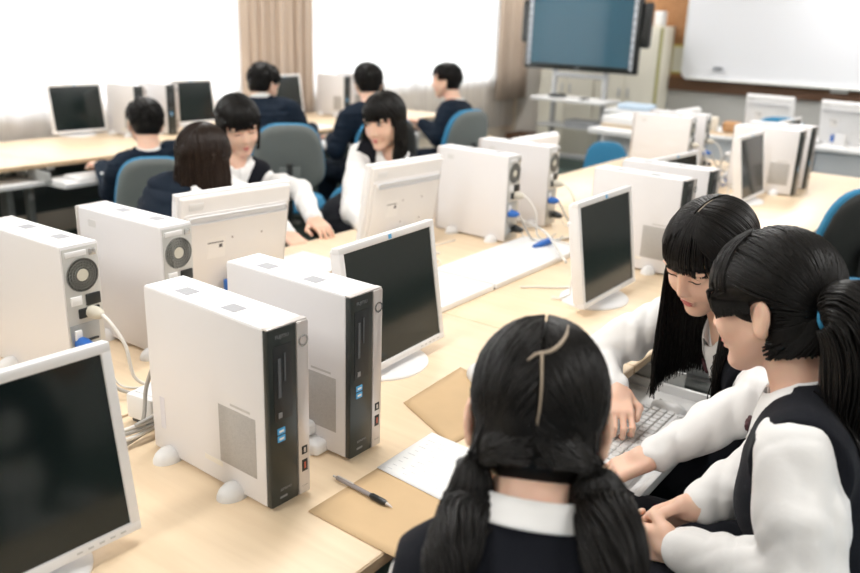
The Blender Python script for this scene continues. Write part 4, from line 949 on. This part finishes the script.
    def patch(name, cy, cz, w_, hh_, m, off, shape='lens', par=None):
        g = []; n1, n2 = 13, 5
        for j in range(n2):
            for i in range(n1):
                u = -1 + 2 * i / (n1 - 1); v = -1 + 2 * j / (n2 - 1); hv = (1 - u * u) if shape == 'lens' else math.sqrt(max(0, 1 - u * u))
                g.append((.088, cy + u * w_, cz + v * hh_ * hv))
        Pp = on_face(g, off); Pp = Pp.reshape(n2 * n1, 3); FF_ = np.array([(j * n1 + i, j * n1 + i + 1, (j + 1) * n1 + i + 1, (j + 1) * n1 + i) for j in range(n2 - 1) for i in range(n1 - 1)])
        o = np_mesh(name, Pp, FF_, m, par or body); md = o.modifiers.new('thickness', 'SOLIDIFY'); md.thickness = .0012; return o
    def line(name, pts, r, m, off=.0006, par=None):
        P_ = on_face(bspline(pts, 10), off); n_ = len(P_); return MB().tube(P_, [r * (.35 + .65 * math.sin(PI * (i + .5) / n_)) for i in range(n_)], 6).build(name, m, par or body, True, 180)
    if eyes:
        for q in (-1, 1):
            if eyes == 'open':
                e = patch('eye', q * .032, .009, .0135, .0048, eyew, .0008); patch('iris', q * .032, .009, .0056, .0050, iris, .0022, 'o', e)
                line('eyelash', [(.088, q * .017, .010), (.09, q * .032, .0148), (.086, q * .047, .011)], .0013, brown_lash, .002)
            else:
                line('eyelash', [(.088, q * .017, .004), (.09, q * .032, .0005), (.086, q * .048, .005)], .0014, brown_lash, .0008)
                line('eyelid_crease', [(.088, q * .018, .012), (.09, q * .032, .0155), (.086, q * .046, .013)], .0006, mat('lid_crease', (.40, .20, .14), .6), .0)
            if not fem: line('eyebrow', [(.09, q * .016, .028), (.09, q * .032, .032), (.086, q * .050, .028)], .0016, brown_lash, .0004)
        if lips:
            patch('upper_lip', 0, -.0588, .0195, .0040, lipm, .0006); patch('lower_lip', 0, -.0680, .0165, .0044, lipm, .0006)
    if hair: hair(body, F, outer, HP, HB, head, T, neck, s, hairm)
    return body

# ---- hair styles; all locks start on the scalp of head space
def cap_field(HP, HB, head, s, cut, h=.005, ext=.0, vols=(), lowcut=-.05):
    Fh = Field(np.array(head) - .22 - ext * np.array([1, 1, 3]), np.array(head) + .20 + ext * np.array([1, 1, 0]), h)
    Fh.ell(HP(HC), HR * s * .965, HB, .01); Fh.ell(HP((-.03, 0, -.03)), np.array([.066, .068, .070]) * s, HB, .02)
    for (a, b, r1, r2, k) in vols: Fh.cone(a, b, r1, r2, k)
    def fn(X, Y, Z):     # opening for the face: everything in front of x0(z) and under zc
        p = [X - head[0], Y - head[1], Z - head[2]]; x, y, z = [(p[0] * HB[0, j] + p[1] * HB[1, j] + p[2] * HB[2, j]) / s for j in range(3)]
        return np.maximum(cut[0] - x + cut[2] * np.maximum(-z, 0), z - cut[1] + cut[3] * np.abs(y))
    Fh.fn_all(fn, 's')
    return Fh
def nape_locks(HP, tie, side, n, rs, Fh):
    out = []
    for i in range(n):
        ph = R(60 + 120 * rs.rand()) * (side if side else (1 if rs.rand() < .5 else -1)); z = -.082 + .050 * rs.rand(); c = np.array([-.03 + .066 * math.cos(ph), .066 * math.sin(ph), z])
        t = np.asarray(tie); out.append(bspline([HP(c), HP(c * .66 + t * .34 + [-.006, 0, 0]), HP(c * .3 + t * .7 + [-.006, 0, 0]), HP(t)], 12))
    out = np.array(out); return Fh.push(out.reshape(-1, 3), .0014).reshape(out.shape)
def rnd_dir(rs): v = rs.randn(3); return unit(v)
def lock_paths(HP, starts, ends, hangs, n=14, kmin=1.0, kmax=1.05, rs=None, FO=None, off=.004):
    out = []
    for a, b, hg in zip(starts, ends, hangs):
        k = kmin + (kmax - kmin) * rs.rand(); pts = [HP(scalp(slerp(a, b, t), k * (1 + .012 * math.sin(PI * t)))) for t in np.linspace(0, 1, 7)]
        pts += [np.asarray(q) for q in hg]; out.append(bspline(pts, n))
    out = np.array(out)
    if FO is not None: sh_ = out.shape; out = FO.push(out.reshape(-1, 3), off).reshape(sh_)
    return out
def bangs(HP, rs, n=60, z=.029, half=.062, part=0):
    st, en = [], []
    for i in range(n):
        y = (rs.rand() * 2 - 1); st.append((.25 + .2 * rs.rand(), y * .35 + part, 1)); en.append((1.0 - .35 * abs(y) ** 2, y * .85, .10 - .1 * abs(y)))
    hg = []
    for i in range(n):
        y = en[i][1] / .85; hg.append([HP((.092 - .030 * y * y + .004 * rs.rand(), y * half, z + .014)), HP((.090 - .034 * y * y + .003 * rs.rand(), y * half * .98, z - .008 * rs.rand() - .012 * y * y))])
    return st, en, hg
DOWN = np.array([0, 0, -1.])
def hang_pts(p0, L, n, rs, outv, jit=.008, tilt=None):
    d = DOWN if tilt is None else unit(DOWN + tilt); return [np.asarray(p0) + d * L * (i + 1) / n + outv * (1 - .4 * (i / n)) + rs.randn(3) * jit * (i + 1) / n for i in range(n)]

def hair_long(length, front=True, bang=True, n=900, face_side=.55, part=0., thick=.0026, curtain=(.62,), lv=.88, jt=.007, sideL=1., sideR=1., seed=1, cut=(.040, .052, 0, .2)):
    def f(body, F, outer, HP, HB, head, T, neck, s, m):
        rs = np.random.RandomState(seed); Fh = cap_field(HP, HB, head, s, cut)
        st, en, hg = [], [], []
        for i in range(n):
            q = 1 if rs.rand() < .5 else -1; u = rs.rand(); a0 = (.75 - 1.7 * u, part + q * .03, 1 - .35 * u)
            ang = R(58) + (PI - R(58)) * u ** .9      # azimuth from the face backwards
            b0 = (math.cos(ang), q * math.sin(ang), -.30 + .1 * rs.rand()); ll = (sideL if q > 0 else sideR) if ang < R(115) else 1.
            e = HP(scalp(b0, 1.03)); rad = HB @ np.array([math.cos(ang) * .1, q * math.sin(ang), 0]) * .004
            st.append(a0); en.append(b0); hg.append(hang_pts(e, length * ll * (lv + (1.06 - lv) * rs.rand()), 5, rs, rad, jt))
        P1 = lock_paths(HP, st, en, hg, 22, .985, 1.05, rs, outer, .006)
        L_, r_ = [P1], [taper(22, thick)]
        if bang:
            a, b, c = bangs(HP, rs, 260); L_.append(lock_paths(HP, a, b, c, 12, 1.0, 1.05, rs, F, .002)); r_.append(taper(12, .0021))
        ho = hair_obj(L_, r_, m, body, Fh)
        MB().tube([HP(scalp((math.cos(a), part, math.sin(a)), 1.040)) for a in np.linspace(R(62), R(112), 14)], [.0014 * math.sin(PI * (i + .5) / 14) for i in range(14)], 6).build('hair_parting', mat('scalp', (.40, .32, .24), .6), ho, True, 180)
    return f
def hair_bob(seed=2, zend=-.085, n=800):
    def f(body, F, outer, HP, HB, head, T, neck, s, m):
        rs = np.random.RandomState(seed); Fh = cap_field(HP, HB, head, s, (.040, .052, 0, .2)); st, en, hg = [], [], []
        for i in range(n):
            q = 1 if rs.rand() < .5 else -1; u = rs.rand(); ang = R(55) + (PI - R(55)) * u
            b0 = (math.cos(ang), q * math.sin(ang), -.15); c = math.cos(ang) * .085 - .01; d = math.sin(ang) * .086
            st.append((.6 - 1.4 * u, q * .05, 1)); en.append(b0)
            hg.append([HP((c, q * d, -.045)), HP((c + .004, q * (d - .004), -.065)), HP((c + .010, q * (d - .014) + rs.randn() * .003, zend - .015 * rs.rand()))])
        P1 = lock_paths(HP, st, en, hg, 18, .985, 1.06, rs, F, .003); a, b, c = bangs(HP, rs, 240)
        hair_obj([P1, lock_paths(HP, a, b, c, 12, 1.0, 1.05, rs, F, .002)], [taper(18, .0028, .0012), taper(12, .0022)], m, body, Fh)
    return f
def hair_short(seed=3, n=520):
    def f(body, F, outer, HP, HB, head, T, neck, s, m):
        rs = np.random.RandomState(seed); Fh = Field(np.array(head) - .2, np.array(head) + .2, .005)
        Fh.ell(HP((-.012, 0, .036)), HR * s * np.array([1.0, 1.0, .97]), HB, .01); Fh.ell(HP((-.035, 0, -.02)), np.array([.070, .070, .062]) * s, HB, .02)
        def fn(X, Y, Z):
            p = [X - head[0], Y - head[1], Z - head[2]]; x, y, z = [(p[0] * HB[0, j] + p[1] * HB[1, j] + p[2] * HB[2, j]) / s for j in range(3)]
            return np.minimum(np.maximum(.042 - x, z - .058), np.maximum(-.012 - x, z - .012))
        Fh.fn_all(fn, 's'); P_ = []
        for i in range(n):
            v = unit([rs.randn(), rs.randn(), rs.randn() * .8 + .35])
            if v[2] > .93 or v[2] < -.35 or (v[0] > .35 and v[2] < .35) or (v[0] > -.1 and v[2] < .0): continue
            a = scalp(v, .97); fl = unit(np.array([.55, v[1] * .5, -.35]) - v * .2) if v[0] > -.2 else unit(np.array([-.25, v[1] * .3, -1])); fl = fl - v * (fl @ v)
            P_.append(bspline([HP(a), HP(a + v * .006 + fl * .010), HP(a + v * .007 + fl * .022 + rs.randn(3) * .001), HP(a + v * .002 + fl * .034 + rs.randn(3) * .002)], 8))
        hair_obj([np.array(P_)], [taper(8, .0042, .0005)], m, body, Fh)
    return f
def tail(p0, pts, n, r, rs, spread=1.3, m=18):
    """tied bunch from p0 through pts"""
    base = bspline([p0] + list(pts), m); out = []
    t = np.linspace(0, 1, m); prof = r * (np.interp(t, [0, .06, .25, .6, .9, 1], [.45, .8, 1.15, 1.1, .75, .35]))
    for i in range(n):
        a = rs.rand() * 2 * PI; q = math.sqrt(rs.rand()); T_ = np.gradient(base, axis=0); T_ /= np.linalg.norm(T_, axis=1, keepdims=True)
        A = np.cross(T_, [.2, .9, .3]); A /= np.linalg.norm(A, axis=1, keepdims=True); B_ = np.cross(T_, A); ph = a + .25 * np.sin(t * 3 + i)
        out.append(base + (A * np.cos(ph)[:, None] + B_ * np.sin(ph)[:, None]) * (prof * q)[:, None] + rs.randn(3) * .002 * t[:, None])
    return np.array(out), base, prof
# ------------------------------------------------------------------ the cast
def seat_legs(pel, yaw, kz=.50, reach=.42, foot=0.02):
    f = np.array([math.cos(R(yaw)), math.sin(R(yaw)), 0]); l = np.array([-f[1], f[0], 0]); o = []
    for sd in (1, -1): k = np.array(pel) + f * reach + l * sd * .095; k[2] = kz; a = k + f * foot; a[2] = .095; o.append((k, a))
    return o
def lapped(neck, yaw, pel, zz=.66, ew=.22):
    f = np.array([math.cos(R(yaw)), math.sin(R(yaw)), 0]); l = np.array([-f[1], f[0], 0]); p = np.array(pel); o = []
    for sd in (1, -1):
        w = p + f * .24 + l * sd * .06; w[2] = zz; e = np.array(neck) * .5 + p * .5 + l * sd * ew + f * .02; e[2] = zz + .03
        o.append((e, w, f - l * sd * .5, DOWN, sd))
    return o
def clear_ears(P_, HP, r=.020):
    m = np.ones(len(P_), bool)
    for q in (1, -1):
        e = HP((-.004, q * .088, -.014)); m &= (np.linalg.norm(P_ - e, axis=2).min(1) > r)
    return P_[m]
def pigtails(body, F, outer, HP, HB, head, T, neck, s, m):
    rs = np.random.RandomState(5); Fh = cap_field(HP, HB, head, s, (.040, .050, 0, .2), .004)
    def part_x(z): return .004 * math.sin(z * 60)
    L_, r_ = [], []
    st, en = [], []
    ties = {q: HP((-.052, q * .070, -.072)) for q in (1, -1)}
    td = {q: unit((np.array([-.052, q * .070, -.072]) - HC)) for q in (1, -1)}
    paths = []
    for i in range(1700):
        q = 1 if i % 2 else -1; ph = -.1 + rs.rand() * (PI * 1.28)      # along the part, front over the crown down to the nape
        a = np.array([math.cos(ph) * 1.0, q * .028, math.sin(ph)]) if ph > 0 else np.array([1, q * .03, .35])
        a = unit(a); k = .985 + .055 * rs.rand(); e = unit(td[q] + rs.randn(3) * .09)
        mid = slerp(a, e, .5) + np.array([0, q * .10, .0]) * rs.rand()
        pts = [HP(scalp(slerp(a, mid, t), k)) for t in (0, .3, .6, .95)] + [HP(scalp(slerp(mid, e, t), k - .01 * t)) for t in (.4, .8)] + [ties[q] + rs.randn(3) * .005]
        paths.append(bspline(pts, 14))
    paths = clear_ears(np.array(paths), HP, .018); paths = Fh.push(paths.reshape(-1, 3), .0012).reshape(paths.shape); L_.append(paths); r_.append(taper(14, .0020, .0014))
    for q in (1, -1): L_.append(nape_locks(HP, (-.052, q * .070, -.072), q, 420, rs, Fh)); r_.append(taper(12, .0019, .0014))
    def ear(X, Y, Z):
        c = HP((-.004, .086, -.012)); c2 = HP((-.004, -.086, -.012)); return np.minimum(np.sqrt((X - c[0]) ** 2 + (Y - c[1]) ** 2 + (Z - c[2]) ** 2), np.sqrt((X - c2[0]) ** 2 + (Y - c2[1]) ** 2 + (Z - c2[2]) ** 2)) - .026
    Fh.fn_all(ear, 's')
    for q in (1, -1):
        t0 = ties[q]; lf = T[:, 1] * q
        pts = [at(468, 505, d=.985), at(457, 540, d=.935), at(446, 575, d=.905), at(438, 630, d=.90)] if q > 0 else [at(600, 505, d=.975), at(611, 540, d=.925), at(617, 585, d=.895), at(619, 650, d=.89)]
        P_, base, prof = tail(t0, pts, 620, .028 if q > 0 else .034, rs, 1.3, 20); L_.append(outer.push(P_.reshape(-1, 3), .004).reshape(P_.shape)); r_.append(taper(20, .0022, .0006))
    ho = hair_obj(L_, r_, m, body, Fh)
    # line of scalp at the parting
    scm = mat('scalp', (.40, .32, .24), .6)
    pl = [HP(scalp(unit((math.cos(a), .016 * math.sin(a * 5), math.sin(a))), 1.050)) for a in np.linspace(2.98, 4.12, 24)]
    MB().tube(pl, [.0019 * (1 - .75 * i / 24) for i in range(24)], 6).build('hair_parting', scm, ho, True, 180)
    zz = bspline([HP(scalp((math.cos(a), y, math.sin(a)), 1.050)) for a, y in ((3.08, .16), (3.0, .07), (2.97, -.04), (2.90, -.13), (2.78, -.20), (2.62, -.25), (2.4, -.27))], 24)
    MB().tube(zz, [.0012 + .0014 * math.sin(PI * i / 23) for i in range(24)], 6).build('hair_parting', scm, ho, True, 180)
    for q in (1, -1):
        b = MB().lathe([(.011, -.006), (.017, -.004), (.017, .004), (.011, .006)], n=16); b.xf(Matrix.Translation((ties[q] + T[:, 1] * q * .006 + DOWN * .008).tolist())); b.build('hair_tie', black, ho)
def ponytail(body, F, outer, HP, HB, head, T, neck, s, m):
    rs = np.random.RandomState(9); Fh = cap_field(HP, HB, head, s, (.045, .040, 0, .55), .004)
    def ear(X, Y, Z):
        c = HP((-.004, .082, -.006)); c2 = HP((-.004, -.082, -.006)); return np.minimum(np.sqrt((X - c[0]) ** 2 + (Y - c[1]) ** 2 + (Z - c[2]) ** 2), np.sqrt((X - c2[0]) ** 2 + (Y - c2[1]) ** 2 + (Z - c2[2]) ** 2)) - .022
    Fh.fn_all(ear, 's')
    tl = np.array([-.100, .050, -.012]); tw = HP(tl); tdir = unit(tl - HC); P_ = []
    for i in range(2200):
        v = unit(rs.randn(3) * [1, 1, 1] + [.1, 0, .15])
        if v[0] > .55 and v[2] < .45: continue
        if v[2] < -.15 and v[0] > -.15: continue
        if v[2] < -.80: continue
        if v[0] > .0 and v[2] < .12: continue
        k = .985 + .05 * rs.rand(); a = unit(v); P_.append(bspline([HP(scalp(slerp(a, tdir, t), k)) for t in (0, .25, .5, .75, .95)] + [tw + rs.randn(3) * .004], 13))
    P_ = clear_ears(np.array(P_), HP, .014); P_ = Fh.push(P_.reshape(-1, 3), .0012).reshape(P_.shape); L_, r_ = [P_], [taper(13, .0020, .0014)]
    L_.append(nape_locks(HP, tl, 0, 900, rs, Fh)); r_.append(taper(12, .0019, .0014)); lf = T[:, 1]; bk = -T[:, 0]
    t1, base, prof = tail(tw, [tw + bk * .030 + lf * .012 + [0, 0, .004], tw + bk * .055 + lf * .020 + DOWN * .06, tw + bk * .055 + lf * .03 + DOWN * .15, tw + bk * .03 + lf * .035 + DOWN * .24], 1000, .046, rs, 1.3, 20)
    L_.append(outer.push(t1.reshape(-1, 3), .004).reshape(t1.shape)); r_.append(taper(20, .0022, .0005))
    # fringe swept over the brow, and the side lock before the ear
    a, b, c = bangs(HP, rs, 420, .010, .066); L_.append(lock_paths(HP, a, b, c, 12, 1.0, 1.05, rs, F, .006)); r_.append(taper(12, .0020))
    Sd = []
    for q in (1, -1):
        for i in range(420):
            u = rs.rand(); Sd.append(bspline([HP(scalp((.5 + .2 * u, q * .5, .9), 1.02)), HP(scalp((.85 - .5 * u, q * (.62 + .3 * u), .50), 1.02)), HP(scalp((.80 - .72 * u, q * (.72 + .26 * u), .14), 1.005)), HP((.074 - .064 * u, q * (.066 + .012 * u), .022)), HP((.070 - .064 * u, q * (.069 + .011 * u), .004 - .016 * rs.rand() * (1 - .6 * u)))], 12))
    L_.append(np.array(Sd)); r_.append(taper(12, .0019)); ho = hair_obj(L_, r_, m, body, Fh)
    b = MB(); ring = [tw + HB @ (np.array([0, .5, -.86]) * .0) + (HB[:, 2] * math.cos(t) + unit(np.cross(HB @ tdir, HB[:, 2])) * math.sin(t)) * .021 + HB @ tdir * .010 for t in np.linspace(0, 2 * PI, 20)]
    b.tube(ring, .0065, 8); b.build('hair_tie', bluehair, ho, True, 180)

# 1 pigtailed girl, back to the camera
hp = at(538, 420, d=1.055); EAR_OUT[0] = .005; DROP[0] = .035; nk = np.array([-.402, .775, .930]); pv = np.array([-.335, .60, .52])
person('girl seen from behind with parted black hair in two low pigtails and dark vest', hp, (117, 42, 0), nk, pv, 118, lapped(nk, 118, pv, .60, .135), seat_legs(pv, 125, .47, .34), hair=pigtails, eyes='shut', h=.0045, sleeve_r=.72, shw=.118, trw=.9, yce=.035, group=None)
EAR_OUT[0] = 0.; DROP[0] = 0.
# 2 girl with bangs leaning over the keyboard
hp = at(709, 258, d=1.76); nk = at(729, 335, d=1.84); pv = np.array([-.26, 2.0, .54])
person('girl with long straight black hair and bangs, reaching over the keyboard tray', hp, (-110, 27, -4), nk, pv, -150,
       [(at(757, 402, d=1.60), at(652, 456, d=1.62), unit(at(600, 478, d=1.63) - at(652, 456, d=1.62)), DOWN, 1, dict(curl=.25), at(775, 372, d=1.70)),
        (at(596, 356, d=2.02), at(614, 388, d=1.90), unit(at(622, 436, d=1.80) - at(614, 388, d=1.90)), DOWN, -1, dict(curl=.8), at(664, 318, d=1.97))],
       seat_legs(pv, -165, .50, .36), hair=hair_long(.33, seed=4, lv=.97, jt=.0035, n=1700, sideL=1.0, sideR=1.0, thick=.0028), eyes='shut', h=.0038, sleeve_r=.92, shw=.14)
# 3 girl with side ponytail, in profile
hp = at(772, 304, d=1.38); nk = at(800, 398, d=1.37); pv = np.array([-.12, 1.38, .53])
person('girl in profile with black side ponytail and blue hair tie, hands joined in her lap', hp, (176, 16, 4), nk, pv, 188,
       [(at(806, 592, d=1.22), at(678, 548, d=1.40), unit(at(640, 540, d=1.47) - at(678, 548, d=1.40)), np.array([.25, .9, .2]), 1, dict(curl=.75, thumb=.2), at(795, 452, d=1.26)),
        (at(770, 470, d=1.50), at(700, 505, d=1.44), unit(at(655, 520, d=1.50) - at(700, 505, d=1.44)), np.array([0, -.6, -.8]), -1, dict(curl=.7, thumb=.1))],
       seat_legs(pv + [0, 0, .02], 190, .545, .46), hair=ponytail, hairm=hairblk, eyes='shut', h=.0038, sleeve_r=1.1, shw=.145)
# 4 bob girl
hp = at(239, 126, d=3.45); nk = at(234, 165, d=3.5); pv = np.array([-2.86, 2.32, .55])
person('girl with short black bob, eyes lowered, typing behind the near monitor back', hp, (-24, 18, 8), nk, pv, -30,
       [(at(300, 190, d=3.42), at(314, 220, d=3.24), np.array([.9, -.25, -.25]), DOWN, 1, dict(curl=.45)), (at(262, 205, d=3.2), at(288, 235, d=3.12), np.array([.8, -.2, -.25]), DOWN, -1, dict(curl=.45))],
       seat_legs(pv, -10, .5, .42), hair=hair_bob(), eyes='shut', h=.005, shw=.13, sleeve_r=.86, yce=.012)
# 5 long brown hair from behind
hp = at(204, 160, d=2.92); nk = at(200, 200, d=2.90); pv = np.array([-2.46, 1.66, .55])
person('girl with long dark brown hair seen from behind, talking to the bob-haired girl', hp, (112, 8, 4), nk, pv, 95, lapped(nk, 95, pv, .64), seat_legs(pv, 95, .5, .40), hair=hair_long(.34, seed=7, bang=True, n=1000, thick=.0034), hairm=hairbrn, eyes='shut', h=.006, shw=.13, clothes='blazer', tie=False)
# 6 girl looking left
hp = at(384, 122, d=3.62); nk = at(392, 158, d=3.68); pv = np.array([-2.58, 2.98, .55])
person('girl with loose black hair turning left, lips parted, behind the second monitor back', hp, (-84, 10, 4), nk, pv, -52,
       [(at(425, 200, d=3.5), at(412, 235, d=3.3), np.array([.8, -.4, -.2]), DOWN, 1), (at(352, 212, d=3.42), at(382, 240, d=3.24), np.array([.7, .3, -.2]), DOWN, -1)],
       seat_legs(pv, -20, .5, .42), hair=hair_long(.20, seed=8, n=700, sideR=.45, thick=.0032), eyes='open', h=.005, shw=.13, sleeve_r=.92, yce=.015)
# boys
def boy(label, hp, look, nk, pv, by, arms, seed, eyes=None, trw=1.02, legy=None):
    person(label, hp, look, nk, pv, by, arms, seat_legs(pv, by if legy is None else legy, .5, .38, .06), kind='boy', clothes='blazer', hair=hair_short(seed), eyes=eyes, tie=False, trw=trw, h=.0065, shw=.165, s=1.02, lips=False)
hp = at(145, 123, d=4.30); nk = at(150, 153, d=4.28); pv = np.array([-3.72, 2.66, .52])
boy('boy in navy blazer sitting alone at the window screen, seen from behind', hp, (158, 14, 4), nk, pv, 160,
    [(at(112, 192, d=4.35), at(102, 165, d=4.55), np.array([-.95, .1, -.05]), DOWN, 1), (at(185, 190, d=4.5), at(160, 165, d=4.7), np.array([-.95, .1, -.1]), DOWN, -1)], 3)
hp = at(264, 84, d=5.15); nk = at(262, 104, d=5.15); pv = np.array([-3.78, 3.50, .55])
boy('boy in navy blazer leaning on the desk beside the beige drape, head turned right', hp, (92, 20, 0), nk, pv, 140,
    [(at(258, 138, d=5.0), at(278, 134, d=5.3), np.array([-.6, .7, -.1]), DOWN, 1), (at(305, 138, d=5.2), at(312, 128, d=5.5), np.array([-.9, .3, -.1]), DOWN, -1)], 4)
hp = at(368, 83, d=5.35); nk = at(370, 108, d=5.32); pv = np.array([-3.50, 4.14, .55])
boy('boy in dark blazer seen straight from behind before the right window', hp, (142, 12, 0), nk, pv, 165,
    [(at(336, 150, d=5.25), at(332, 138, d=5.55), np.array([-.95, .1, 0]), DOWN, 1), (at(398, 150, d=5.4), at(385, 140, d=5.7), np.array([-.95, .1, 0]), DOWN, -1)], 5)
hp = at(446, 81, d=5.95); nk = at(455, 106, d=5.95); pv = np.array([-3.38, 4.95, .55])
boy('boy in navy blazer in profile facing left, arm stretched to the desk', hp, (-158, 6, 0), nk, pv, 190,
    [(at(438, 138, d=5.75), at(421, 122, d=5.85), np.array([-.9, -.35, .15]), DOWN, 1), (at(452, 132, d=6.1), at(430, 126, d=6.2), np.array([-.95, 0, 0]), DOWN, -1)], 6, eyes='open')
